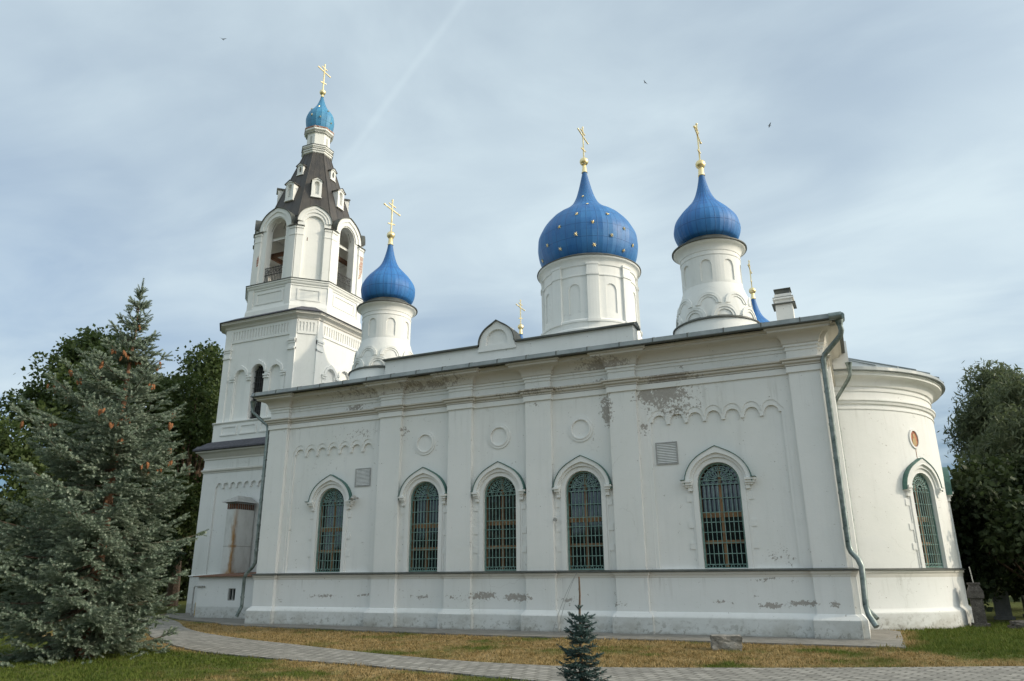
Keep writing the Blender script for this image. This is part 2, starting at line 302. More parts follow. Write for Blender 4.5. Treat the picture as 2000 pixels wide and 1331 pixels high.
def groundcol(k):
    """dry golden turf with green areas (left foreground, by the apse)"""
    X = k.xyz(k.pos)
    n1 = k.noise(.35, 5, .6, k.pos); n2 = k.noise(2.2, 6, .68, k.pos); n3 = k.noise(7, 5, .7, k.pos, sc=(1, 1.6, 1))
    dry = k.mix(k.rng(n2, .35, .62), (.29, .20, .08), (.45, .335, .165)); dry = k.mix(k.rng(n3, .50, .60), dry, (.10, .085, .028)); dry = k.mix(k.rng(n2, .60, .72), dry, (.50, .37, .22))
    grn = k.mix(k.rng(n2, .35, .65), (.065, .10, .018), (.12, .155, .03)); grn = k.mix(k.rng(n3, .5, .72), grn, (.16, .15, .05))
    # green by the apse, in the shady wood and far off; lower left partly green
    ea = k.math('ADD', k.rng(X[0], 16.8, 18.2), k.rng(X[1], 3.0, 5.0), clamp=True)
    ea = k.math('MULTIPLY', ea, k.rng(X[1], -4.4, -2.4))
    le = k.math('MULTIPLY', k.rng(X[0], 8.0, 3.0), k.rng(k.math('ADD', X[1], k.math('MULTIPLY', X[0], .18)), -7.6, -8.6))
    far = k.math('MAXIMUM', k.rng(X[0], -8.0, -11.0), k.rng(X[1], 12.0, 16.0))
    g = k.math('MAXIMUM', k.math('MAXIMUM', ea, k.math('MULTIPLY', le, .85)), far)
    g = k.math('ADD', g, k.math('MULTIPLY', k.rng(n1, .40, .70), .80)); g = k.math('ADD', g, k.math('MULTIPLY', k.math('SUBTRACT', n2, .5), 1.1))
    return k.mix(k.rng(g, .25, .75), dry, grn), n3
k = MN('turf_ground'); col, n3 = groundcol(k); k.set(Base_Color=k.mix(.35, col, (.09, .07, .04)), Roughness=1.0); k.p.inputs['Specular IOR Level'].default_value = .1; k.bump(n3, 1.0, .04); M['ground'] = k.m
k = MN('grass_blades'); col, n3 = groundcol(k); k.set(Base_Color=col, Roughness=.8); k.p.inputs['Specular IOR Level'].default_value = .15
tr = k.n('ShaderNodeBsdfTranslucent'); k.l(col, tr.inputs[0]); mx = k.n('ShaderNodeMixShader'); mx.inputs[0].default_value = .3; k.l(k.p.outputs[0], mx.inputs[1]); k.l(tr.outputs[0], mx.inputs[2]); k.l(mx.outputs[0], k.out.inputs[0]); M['grass'] = k.m
M['spruce'] = leaf_mat('spruce_needles', (.095, .14, .10), (.185, .235, .175), (.45, .49, .40), 1.3, .2, .45)
M['spruce2'] = leaf_mat('young_spruce_needles', (.03, .065, .06), (.06, .11, .105), (.11, .165, .16), 2.0, .1, .55)
M['bark'] = stonem('bark', (.09, .06, .04), (.16, .11, .075), (.05, .035, .025), 8)
M['redbark'] = stonem('reddish_bark', (.20, .10, .06), (.30, .16, .09), (.10, .06, .04), 8)
M['cone'] = stonem('spruce_cone_scales', (.22, .09, .035), (.36, .16, .07), (.15, .065, .03), 30)
M['leafA'] = leaf_mat('oak_leaves', (.035, .060, .018), (.07, .10, .03), (.11, .14, .045), .35, .28)
M['leafB'] = leaf_mat('willow_leaves', (.065, .085, .045), (.11, .13, .07), (.18, .20, .12), .35, .28)
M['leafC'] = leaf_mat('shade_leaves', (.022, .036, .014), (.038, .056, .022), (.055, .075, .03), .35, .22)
# ------------------------------------------------------------------ mesh building
def tag(o, label=None, cat=None, group=None, kind=None):
    if label: o['label'] = label
    if cat: o['category'] = cat
    if group: o['group'] = group
    if kind: o['kind'] = kind
    return o
def empty(name, loc, label, cat, group=None):
    o = bpy.data.objects.new(name, None); COL.objects.link(o); o.location = loc; o.empty_display_size = .2
    return tag(o, label, cat, group)
class MB:
    def __init__(s): s.v = []; s.f = []
    def add(s, vs, fs):
        b = len(s.v); s.v += [tuple(x) for x in vs]; s.f += [tuple(i + b for i in f) for f in fs]; return s
    def box(s, x0, x1, y0, y1, z0, z1, mp=None):
        P = [(x0, y0, z0), (x1, y0, z0), (x1, y1, z0), (x0, y1, z0), (x0, y0, z1), (x1, y0, z1), (x1, y1, z1), (x0, y1, z1)]
        if mp: P = [mp(*p) for p in P]
        return s.add(P, [(0, 3, 2, 1), (4, 5, 6, 7), (0, 1, 5, 4), (1, 2, 6, 5), (2, 3, 7, 6), (3, 0, 4, 7)])
    def plate(s, outl, holes, w0, w1, mp, back=True):
        loops = [outl] + list(holes); flat = [p for l in loops for p in l]; n = len(flat)
        tris = tessellate_polygon([[Vector((p[0], p[1], 0)) for p in l] for l in loops])
        vs = [mp(u, v, w1) for u, v in flat] + [mp(u, v, w0) for u, v in flat]
        fs = [tuple(t) for t in tris]
        if back: fs += [tuple(i + n for i in t) for t in tris]
        b = 0
        for l in loops:
            m = len(l)
            for i in range(m): j = (i + 1) % m; fs.append((b + i, b + j, b + j + n, b + i + n))
            b += m
        return s.add(vs, fs)
    def sweep(s, prof, path, closed=True):
        """prof [(out, z)], path [(x, y)] with outward on the right-hand side"""
        n = len(path); rows = []
        for i, p in enumerate(path):
            a = path[i - 1] if (closed or i > 0) else None; c = path[(i + 1) % n] if (closed or i < n - 1) else None
            def nr(q, r):
                d = Vector((r[0] - q[0], r[1] - q[1])).normalized(); return Vector((d.y, -d.x))
            if a is None: m = nr(p, c)
            elif c is None: m = nr(a, p)
            else:
                n1, n2 = nr(a, p), nr(p, c); m = (n1 + n2) / max(.2, 1 + n1.dot(n2))
            rows.append([(p[0] + m.x * o, p[1] + m.y * o, z) for o, z in prof])
        k = len(prof); vs = [v for r in rows for v in r]; fs = []
        for i in range(n if closed else n - 1):
            j = (i + 1) % n
            for t in range(k - 1): fs.append((i * k + t, j * k + t, j * k + t + 1, i * k + t + 1))
        if not closed:
            fs.append(tuple(range(k))); fs.append(tuple((n - 1) * k + t for t in range(k)))
        return s.add(vs, fs)
    def lathe(s, prof, n=32, cx=0, cy=0, a0=0, a1=2 * PI, cap=False):
        full = abs(a1 - a0 - 2 * PI) < 1e-6; k = len(prof); m = n if full else n + 1; vs = []
        for i in range(m):
            a = a0 + (a1 - a0) * i / n
            for r, z in prof: vs.append((cx + r * math.sin(a), cy - r * math.cos(a), z))
        fs = []
        for i in range(n):
            j = (i + 1) % m
            for t in range(k - 1): fs.append((i * k + t, j * k + t, j * k + t + 1, i * k + t + 1))
        return s.add(vs, fs)
    def tube(s, pts, r, n=8, r1=None):
        pts = [Vector(p) for p in pts]; rows = []; m = len(pts); up = None
        for i, p in enumerate(pts):
            d = ((pts[i] - pts[i - 1]).normalized() if i else Vector((0, 0, 0))) + ((pts[i + 1] - pts[i]).normalized() if i < m - 1 else Vector((0, 0, 0)))
            d.normalize()
            if up is None: up = d.orthogonal().normalized()
            up = (up - d * up.dot(d)); up = up.normalized() if up.length > 1e-4 else d.orthogonal().normalized()
            v = d.cross(up); rr = r if r1 is None else r + (r1 - r) * i / (m - 1)
            rows.append([p + (up * math.cos(2 * PI * k / n) + v * math.sin(2 * PI * k / n)) * rr for k in range(n)])
        vs = [x for q in rows for x in q]; fs = []
        for i in range(m - 1):
            for k in range(n): j = (k + 1) % n; fs.append((i * n + k, i * n + j, (i + 1) * n + j, (i + 1) * n + k))
        fs.append(tuple(range(n))); fs.append(tuple((m - 1) * n + k for k in range(n)))
        return s.add(vs, fs)
    def build(s, name, mat, parent=None, smooth=None, loc=None, nrm=True):
        me = bpy.data.meshes.new(name); 
        vs = s.v if loc is None else [(a - loc[0], b - loc[1], c - loc[2]) for a, b, c in s.v]
        me.from_pydata(vs, [], s.f)
        if nrm:
            bm = bmesh.new(); bm.from_mesh(me); bmesh.ops.remove_doubles(bm, verts=bm.verts, dist=1e-5)
            bmesh.ops.recalc_face_normals(bm, faces=bm.faces); bm.to_mesh(me); bm.free()
        me.materials.append(M[mat] if isinstance(mat, str) else mat)
        if smooth is not None:
            me.polygons.foreach_set('use_smooth', [True] * len(me.polygons)); me.set_sharp_from_angle(angle=math.radians(smooth))
        o = bpy.data.objects.new(name, me); COL.objects.link(o)
        if loc is not None: o.location = loc
        if parent is not None:
            o.parent = parent; off = Vector((0, 0, 0)); q = parent
            while q is not None: off += Vector(q.location); q = q.parent
            o.location = Vector(o.location) - off
        return o
def rect(a, b, c, d): return [(a, c), (b, c), (b, d), (a, d)]
def arch(cx, z0, hw, crown, n=14, tip=0., rise=None):
    """outline going up the right side and over: bottom-left, bottom-right, arch"""
    r = rise or hw; zs = crown - r - tip
    P = [(cx - hw, z0), (cx + hw, z0)]
    for i in range(n + 1):
        a = PI * i / n; t = tip * math.exp(-((a - PI / 2) / .22) ** 2) if tip else 0
        P.append((cx + hw * math.cos(a), zs + r * math.sin(a) + t))
    return P
def archring(cx, ri, ro, zs, n=20, tip=0., a0=0., a1=PI, ti=0.):
    P = []
    for i in range(n + 1):
        a = a0 + (a1 - a0) * i / n; P.append((cx + ro * math.cos(a), zs + ro * math.sin(a) + tip * math.exp(-abs((a - PI / 2) / .22) ** 1.3)))
    for i in range(n, -1, -1):
        a = a0 + (a1 - a0) * i / n; P.append((cx + ri * math.cos(a), zs + ri * math.sin(a) + ti * math.exp(-abs((a - PI / 2) / .22) ** 1.3)))
    return P
FR = lambda u, v, w: (u, -w, v)                       # south facade: w grows outward from y = 0
def plane_map(cx, cy, az, d):
    """vertical plane whose outward normal points az (from south towards east), at distance d from (cx, cy)"""
    nx, ny = math.sin(az), -math.cos(az); tx, ty = math.cos(az), math.sin(az)
    return lambda u, v, w: (cx + nx * (d + w) + tx * u, cy + ny * (d + w) + ty * u, v)
def cyl_map(cx, cy, R, az):
    def f(u, v, w):
        a = az + u / R; return (cx + (R + w) * math.sin(a), cy - (R + w) * math.cos(a), v)
    return f
# ------------------------------------------------------------------ church
church = empty('church', (5.9, 8.3, 0), 'white plastered church with five blue onion domes and a tent-roofed bell tower', 'church')
XW, XE, YN = -4.24, 16.16, 16.55
PIL = [(-4.24, -3.36), (1.00, 1.90), (3.88, 4.78), (6.82, 7.72), (9.73, 10.61), (15.17, 16.02)]
WX = [(-1.15, 1.2), (2.90, 1.2), (5.80, 1.2), (8.71, 1.2), (12.87, 1.22)]
plan = [(XW, YN), (XW, 0)]
for i, (a, b) in enumerate(PIL):
    if i: plan += [(a, .15), (a, 0)]
    plan += [(b, 0), (b, .15)]
plan += [(XE, .15), (XE, YN)]
SILL, CROWN, LEDGE = 1.77, 4.78, 1.745
def scallop(x0, x1, z0, zs, n, r, cr=None):
    P = [(x0, z0), (x1, z0)]; st = (x1 - x0) / n
    for k in range(n - 1, -1, -1):
        c = x0 + st * (k + .5)
        if k == n - 1: P.append((x1, zs))
        for i in range(9):
            a = PI * i / 8; P.append((c + r * math.cos(a), zs + r * math.sin(a)))
        if k:   # pendant between two arches
            P += [(c - st / 2 + .055, zs - .0), (c - st / 2 + .05, zs - .09), (c - st / 2 - .05, zs - .09), (c - st / 2 - .055, zs)]
    P.append((x0, zs)); 
    Q = [P[0]]
    for p in P[1:]:
        if math.hypot(p[0] - Q[-1][0], p[1] - Q[-1][1]) > 1e-4: Q.append(p)
    return Q
def scallop_out(x0, x1, z0, zs, n):
    P = [(x0 - .09, z0), (x1 + .09, z0), (x1 + .09, zs)]; st = (x1 - x0) / n; r = st / 2 + .0
    for k in range(n - 1, -1, -1):
        c = x0 + st * (k + .5)
        for i in range(9):
            a = PI * i / 8; rr = r * .97 + (.09 if (k == n - 1 and i == 0) or (k == 0 and i == 8) else 0)
            P.append((c + rr * math.cos(a), zs + .07 + (r + .02) * math.sin(a)))
    P.append((x0 - .09, zs)); return P
panels = [(-3.02, .66), (10.98, 14.84)]
wb = MB()
holes = [arch(cx, SILL - .02, hw / 2, CROWN) for cx, hw in WX[1:4]]
outer = [rect(XW + .05, XE, -.3, 8.2)]
wb.plate(rect(XW + .05, XE, -.3, 8.2), holes + [scallop_out(a, b, 1.79, 6.12, 7) for a, b in panels], -.17, -.15, FR, back=False)
wb.plate(rect(XW + .05, XE, -.3, 8.2), holes + [scallop(a, b, 1.785, 6.12, 7, .205) for a, b in panels], -.235, -.17, FR, back=False)
wb.plate(rect(XW + .05, XE, -.3, 8.2), [arch(cx, SILL - .02, hw / 2, CROWN) for cx, hw in WX], -.60, -.235, FR, back=True)
wb.box(XE - .5, XE - .002, .60, YN, -.3, 8.2); wb.box(XW + .05, XW + .5, .6, YN, -.3, 8.2); wb.box(XW + .5, XE - .5, YN - .5, YN - .01, -.3, 8.2)
wb.build('wall', 'plaster', church)
for a, b in PIL:
    p = MB().box(a, b, 0, .149, .4, 8.15)
    p.build('pilaster', 'plaster', church)
for y0, y1 in ((.75, 1.7), (3.0, 3.75), (12.9, 13.7), (15.5, YN)):
    MB().box(XE, XE + .13, y0, y1, .4, 8.15).build('pilaster', 'plaster', church)
cor = MB()
MB().sweep([(0, 7.82), (.03, 7.83), (.03, 7.87), (.015, 7.88), (.015, 7.93), (.06, 7.94), (.06, 8.00), (0, 8.03)], plan).build('cornice_fillet', 'surr', church, 30)
pr = [(.03, 8.0), (.07, 8.01), (.09, 8.04)]
for i in range(7): a = PI / 2 * i / 6; pr.append((.09 + .30 * (1 - math.cos(a)), 8.05 + .26 * math.sin(a)))
pr += [(.43, 8.32), (.43, 8.39), (.50, 8.40), (.50, 8.45), (.0, 8.50)]
cor.sweep(pr, plan); cor.build('cornice', 'dirty', church, 30)
MB().sweep([(0, 7.17), (.05, 7.175), (.05, 7.345), (0, 7.36)], plan).build('string_fillet', 'surr', church, 30)
MB().sweep([(0, 7.35), (.07, 7.36), (.075, 7.40), (.06, 7.405), (.13, 7.44), (.135, 7.49), (.12, 7.495), (.19, 7.52), (.19, 7.56), (0, 7.62)], plan).build('string_course', 'dirty', church, 30)
MB().sweep([(0, 1.52), (.045, 1.55), (.05, 1.60), (.09, 1.65), (.095, 1.70), (0, 1.71)], plan).build('ledge', 'trim', church, 30)
MB().sweep([(0.0, 1.705), (.14, 1.705), (.14, 1.735), (0, 1.772)], plan).build('ledge_flashing', 'flash', church)
MB().sweep([(.002, 1.56), (.035, 1.55), (.035, .62), (.06, .60), (.15, .50), (.16, .46), (.165, -.4)], plan).build('plinth', 'plinth', church, 30)
for a, b in PIL:
    MB().add([(a - .15, -.20, -.3), (b + .15, -.20, -.3), (b + .15, -.10, -.3), (a - .15, -.10, -.3), (a - .15, -.20, .47), (b + .15, -.20, .47), (b + .12, -.10, .56), (a - .12, -.10, .56)], [(0, 1, 5, 4), (4, 5, 6, 7), (1, 2, 6, 5), (0, 3, 7, 4)]).build('pilaster_base', 'plinth', church)
# roof
body = [(XW, YN), (XW, 0), (XE, 0), (XE, YN)]
rf = MB().sweep([(.50, 8.452), (.60, 8.48), (.58, 8.61), (.36, 8.68)], body)
MB().sweep([(.49, 8.44), (.61, 8.452), (.61, 8.478), (.5, 8.472)], body).build('eaves_flashing', 'flash', church)
e = .38
V = [(XW - e, -e, 8.68), (XE + e, -e, 8.68), (XE + e, YN + e, 8.68), (XW - e, YN + e, 8.68), (0, 8.3, 10.3), (12, 8.3, 10.3)]
rf.add(V, [(0, 1, 5, 4), (1, 2, 5), (2, 3, 4, 5), (3, 0, 4)])
roof = rf.build('roof', 'roofmetal', church)
x = XW - .4
while x < XE + .5:
    q = MB().add([(x - .014, -.612, 8.48), (x + .014, -.612, 8.48), (x + .014, -.592, 8.622), (x - .014, -.592, 8.622), (x + .014, -.35, 8.70), (x - .014, -.35, 8.70), (x - .014, -.36, 8.65), (x + .014, -.36, 8.65), (x - .014, -.57, 8.48), (x + .014, -.57, 8.48)], [(0, 1, 2, 3), (3, 2, 4, 5), (0, 3, 5, 6, 8), (1, 2, 4, 7, 9)])
    q.build('roof_seam', 'flash', roof); x += 1.07
# attic wall with its kokoshnik gable
at = MB().box(.97, 10.6, .2, .75, 8.3, 9.40)
at.build('attic_wall', 'plaster', church)
cp = MB(); 
for (a, b) in ((.90, 4.93), (6.43, 10.68)):
    cp.add([(a, .08, 9.40), (b, .08, 9.40), (b, .87, 9.40), (a, .87, 9.40), (a, .08, 9.45), (b, .08, 9.45), (b, .87, 9.45), (a, .87, 9.45), (a, .475, 9.60), (b, .475, 9.60)],
           [(0, 1, 2, 3), (0, 1, 5, 4), (2, 3, 7, 6), (4, 5, 9, 8), (6, 7, 8, 9), (1, 2, 6, 9, 5), (0, 3, 7, 8, 4)])
cp.build('coping', 'flash', church)
kk = MB().plate([(4.93, 9.2), (6.43, 9.2)] + arch(5.68, 9.2, .68, 10.28, 24, .13)[2:], [arch(5.68, 9.405, .42, 9.97)], -.72, -.14, FR)
kk.box(5.2, 6.2, .22, .5, 9.3, 10.0)
kk.build('gable', 'plaster', church)
MB().plate(archring(5.68, .685, .72, 9.47, 24, .13, ti=.13), [], -.78, -.08, FR).build('gable_flashing', 'flash', church)
# ---- windows
def window(cx, sill, hw, crown, mp, depth, parent, wbase, corb=.26, full=True):
    """mp(u, v, w): w = 0 at the wall face wbase"""
    f = lambda u, v, w_: mp(u, v, w_ + wbase)
    zs = crown - hw
    fr = MB()
    fr.plate(arch(cx, sill, hw - .002, crown), [arch(cx, sill + .05, hw - .05, crown - .05)], depth, depth + .06, f)
    fr.box(cx - .055, cx + .055, 0, 0, 0, 0) if 0 else None
    def bar(a, b, c, d, w0, w1, mb): mb.plate(rect(a, b, c, d), [], w0, w1, f)
    bar(cx - .045, cx + .045, sill + .05, crown - .05, depth, depth + .055, fr)
    H = zs - sill
    bar(cx - hw + .03, cx + hw - .03, sill + H * .60, sill + H * .60 + .16, depth + .002, depth + .065, fr)
    bar(cx - hw + .03, cx + hw - .03, sill + H * .29, sill + H * .29 + .10, depth + .002, depth + .063, fr)
    win = fr.build('window', 'wood', parent)
    pane = MB().plate(arch(cx, sill, hw - .004, crown), [], depth - .03, depth + .012, f).build('pane', 'glass', win)
    g = MB(); gw = -.09; t = .0105
    g.plate(arch(cx, sill + .01, hw - .01, crown - .01), [arch(cx, sill + .05, hw - .055, crown - .055)], gw - .02, gw + .02, f)
    n = 8
    for i in range(1, n + 1):
        u = cx - hw + .04 + (2 * hw - .08) * i / (n + 1); bar(u - t, u + t, sill + .14, zs, gw - t, gw + t, g)
    for z in (sill + .13, sill + .42, sill + .72, sill + 1.02, sill + 1.30, sill + 1.58, sill + 1.98, zs - .02, zs + .10):
        bar(cx - hw + .04, cx + hw - .04, z - t, z + t, gw - t - .004, gw + t + .004, g)
    for i in range(7):                                # row of little scrolls at the foot and rings under the fan
        u = cx - hw + .10 + (2 * hw - .2) * i / 6
        g.plate(archring(u, .035, .052, sill + .075, 10, 0, 0, 1.999 * PI), [], gw - .008, gw + .008, f)
        g.plate(archring(u, .028, .043, zs + .04, 8, 0, 0, 1.999 * PI), [], gw - .008, gw + .008, f)
    R = hw - .04
    for i in range(1, 10):
        a = PI * i / 10; c_, s_ = math.cos(a), math.sin(a); r0 = .12
        P = [(cx + r0 * c_ - t * s_, zs + .1 + r0 * s_ + t * c_), (cx + r0 * c_ + t * s_, zs + .1 + r0 * s_ - t * c_),
             (cx + (R - .0) * c_ + t * s_, zs + .05 + (R - .06) * s_ - t * c_), (cx + (R - .0) * c_ - t * s_, zs + .05 + (R - .06) * s_ + t * c_)]
        g.plate(P, [], gw - t, gw + t, f)
    for rr in (.12, .30, .42):
        g.plate(archring(cx, rr - .01, rr + .01, zs + .08, 14), [], gw - t, gw + t, f)
    for i in range(10):
        a = PI * (i + .5) / 10; q = MB()
        u, v = cx + .36 * math.cos(a), zs + .08 + .36 * math.sin(a)
        g.plate([(u + .03 * math.cos(b), v + .03 * math.sin(b)) for b in np.linspace(0, 2 * PI, 7)[:-1]], [], gw - .006, gw + .006, f)
    g.build('grille', 'grille', win)
    # surround
    s = MB()
    s.plate([(cx - hw - .14, sill)] + [(cx - hw, sill)] + [(p[0], p[1]) for p in reversed(arch(cx, sill, hw, crown, 20)[2:])] + [(cx + hw, sill), (cx + hw + .14, sill)] + arch(cx, sill, hw + .14, crown + .14, 20)[2:], [], 0, .05, f)
    s.plate(archring(cx, hw + .14, hw + .22, zs, 24, .07, ti=0), [], 0, .10, f)
    s.plate(archring(cx, hw + .22, hw + .34, zs, 24, .12, ti=.05), [], 0, .165, f)
    for sg in (-1, 1):
        a = hw + .15
        for (o, z0, z1, ww) in ((a + corb, zs + .045, zs + .11, .21), (a + corb - .04, zs - .03, zs + .045, .17), (a + corb - .09, zs - .09, zs - .03, .12), (a + .12, zs - .2, zs - .09, .09)):
            s.plate(rect(min(cx + sg * a, cx + sg * o), max(cx + sg * a, cx + sg * o), z0, z1), [], 0, ww, f)
        for z in (zs - .50, zs - 1.25, zs - 1.85):
            q = sorted((cx + sg * (hw + .142), cx + sg * (hw + .34))); s.plate(rect(q[0], q[1], z, z + .2), [], 0, .022, f)
        q = sorted((cx + sg * (hw + .142), cx + sg * (hw + .20))); s.plate(rect(q[0], q[1], sill, zs - .2), [], 0, .02, f)
    s.build('surround', 'surr', win)
    h = MB().plate(archring(cx, hw + .342, hw + .360, zs, 24, .12, ti=.12), [], 0, .19, f)
    for sg in (-1, 1):
        q = sorted((cx + sg * (hw + .33), cx + sg * (hw + .15 + corb + .015))); h.plate(rect(q[0], q[1], zs + .112, zs + .128), [], 0, .25, f)
    h.build('hood_flashing', 'green', win)
    return win
for i, (cx, wd) in enumerate(WX):
    mid_ = 0 < i < 4
    window(cx, SILL, wd / 2, CROWN, FR, -.26, church, -.15 if mid_ else -.235, .21 if mid_ else .30)
for cx in (2.86, 5.78, 8.70):
    MB().plate(archring(cx, .34, .42, 6.12, 32, 0, 0, 1.9999 * PI), [], -.15, -.12, FR).plate(archring(cx, .30, .34, 6.12, 32, 0, 0, 1.9999 * PI), [], -.15, -.10, FR).build('medallion', 'surr', church, 40)
def vent(x0, x1, z0, z1, wb_):
    v = MB().plate(rect(x0 - .04, x1 + .04, z0 - .04, z1 + .04), [rect(x0, x1, z0, z1)], wb_, wb_ + .03, FR).plate(rect(x0, x1, z0, z1), [], wb_, wb_ + .003, FR)
    o = v.build('vent_grille', 'ventd', church); s = MB(); n = 12
    for i in range(n):
        z = z0 + (z1 - z0) * (i + .5) / n
        s.add([(x0, -wb_ - .005, z + .020), (x1, -wb_ - .005, z + .020), (x1, -wb_ - .03, z - .012), (x0, -wb_ - .03, z - .012)], [(0, 1, 2, 3)])
    s.build('louvre', 'ventl', o)
vent(-.10, .50, 4.80, 5.38, -.235); vent(11.12, 11.71, 4.85, 5.45, -.235)
MB().tube([(7.81, .02, 3.30), (7.81, -.06, 3.30)], .055, 12).build('wall_lamp', 'greyg', church, 30)
MB().tube([(.02, .24, 4.36), (.02, .0, 4.33)], .03).tube([(.02, .0, 4.40), (.02, -.12, 4.28)], .07, 10).build('floodlight', 'greyg', church, 30)
for d0 in (0, .16):
    P = [(8.50 - t * (.62 + d0) - .05 * math.sin(t * 3), -.02 - .20 * t ** 1.5 - .02, 1.72 - 1.72 * t ** 1.15) for t in np.linspace(0, 1, 14)]
    MB().tube(P, .007, 5).build('cable', 'greyg', church)
# ---- drums, domes, crosses
def cross(cx, cy, z0, h, bar, r_ball, zball, parent_):
    c = MB(); t = .026 * h / 1.7
    c.box(cx - t, cx + t, cy - t, cy + t, z0, z0 + h)
    zb = z0 + h * .72
    c.box(cx - t * .8, cx + t * .8, cy - bar / 2, cy + bar / 2, zb - t, zb + t)
    c.box(cx - t * .8, cx + t * .8, cy - bar * .22, cy + bar * .22, zb + h * .13 - t * .8, zb + h * .13 + t * .8)
    zf = z0 + h * .30; k_ = bar * .22
    c.add([(cx - t * .8, cy - k_, zf - .07 - t), (cx + t * .8, cy - k_, zf - .07 - t), (cx + t * .8, cy + k_, zf + .07 - t), (cx - t * .8, cy + k_, zf + .07 - t), (cx - t * .8, cy - k_, zf - .07 + t), (cx + t * .8, cy - k_, zf - .07 + t), (cx + t * .8, cy + k_, zf + .07 + t), (cx - t * .8, cy + k_, zf + .07 + t)],
          [(0, 3, 2, 1), (4, 5, 6, 7), (0, 1, 5, 4), (1, 2, 6, 5), (2, 3, 7, 6), (3, 0, 4, 7)])
    for (yy, zz) in ((cy - bar / 2, zb), (cy + bar / 2, zb), (cy, z0 + h)):
        c.lathe([(0, zz - .05), (.04, zz - .02), (.045, zz), (.04, zz + .02), (0, zz + .05)], 8, cx, yy)
    o = c.build('cross', 'gold', parent_)
    b = MB(); pr = [(.001, zball - r_ball)] + [(r_ball * math.sin(a), zball - r_ball * math.cos(a)) for a in np.linspace(.15, PI - .15, 14)] + [(.001, zball + r_ball)]
    b.lathe(pr, 20, cx, cy); b.build('ball', 'gold', o, 60)
    return o
def spline(prof, n=6):
    """Catmull-Rom through (r, z)"""
    P = [np.array(p, float) for p in prof]; P = [2 * P[0] - P[1]] + P + [2 * P[-1] - P[-2]]; out_ = []
    for i in range(1, len(P) - 2):
        for j in range(n):
            t = j / n; a, b, c, d = P[i - 1:i + 3]
            out_.append(tuple(.5 * ((2 * b) + (-a + c) * t + (2 * a - 5 * b + 4 * c - d) * t * t + (-a + 3 * b - 3 * c + d) * t ** 3)))
    out_.append(tuple(P[-2])); return [(max(.001, r), z) for r, z in out_]
SIDE = [(.86, 12.36), (1.0, 12.46), (1.09, 12.68), (1.12, 12.90), (1.09, 13.10), (1.0, 13.30), (.84, 13.52), (.62, 13.76), (.43, 13.98), (.30, 14.22), (.21, 14.50), (.14, 14.80), (.09, 15.10)]
def shell(mb, cx, cy, R, z0, z1, n, az0, hw_a, zb, zc, t, seg=8):
    """cylindrical shell R with n arched openings; returns nothing, the inner cylinder is separate"""
    for k_ in range(n):
        a = az0 + 2 * PI * k_ / n; half = PI / n
        cuts = [-half, -half * .6 - hw_a * .4] + [-hw_a + 2 * hw_a * i / seg for i in range(seg + 1)] + [half * .6 + hw_a * .4, half]
        zt = lambda b: (zc - hw_a * R + math.sqrt(max(0, (hw_a * R) ** 2 - (b * R) ** 2))) if abs(b) < hw_a + 1e-9 else None
        pt = lambda b, r, z: (cx + r * math.sin(a + b), cy - r * math.cos(a + b), z)
        for i in range(len(cuts) - 1):
            b0, b1 = cuts[i], cuts[i + 1]; inside = 1 < i < len(cuts) - 3
            if not inside: mb.add([pt(b0, R, z0), pt(b1, R, z0), pt(b1, R, z1), pt(b0, R, z1)], [(0, 1, 2, 3)])
            else:
                t0, t1 = zt(b0), zt(b1)
                mb.add([pt(b0, R, z0), pt(b1, R, z0), pt(b1, R, zb), pt(b0, R, zb)], [(0, 1, 2, 3)])
                mb.add([pt(b0, R, t0), pt(b1, R, t1), pt(b1, R, z1), pt(b0, R, z1)], [(0, 1, 2, 3)])
                mb.add([pt(b0, R, t0), pt(b1, R, t1), pt(b1, R - t, t1), pt(b0, R - t, t0)], [(0, 1, 2, 3)])
                mb.add([pt(b0, R, zb), pt(b1, R, zb), pt(b1, R - t, zb), pt(b0, R - t, zb)], [(0, 1, 2, 3)])
        for sg in (-1, 1):
            b = sg * hw_a; mb.add([pt(b, R, zb), pt(b, R - t, zb), pt(b, R - t, zc - hw_a * R), pt(b, R, zc - hw_a * R)], [(0, 1, 2, 3)])
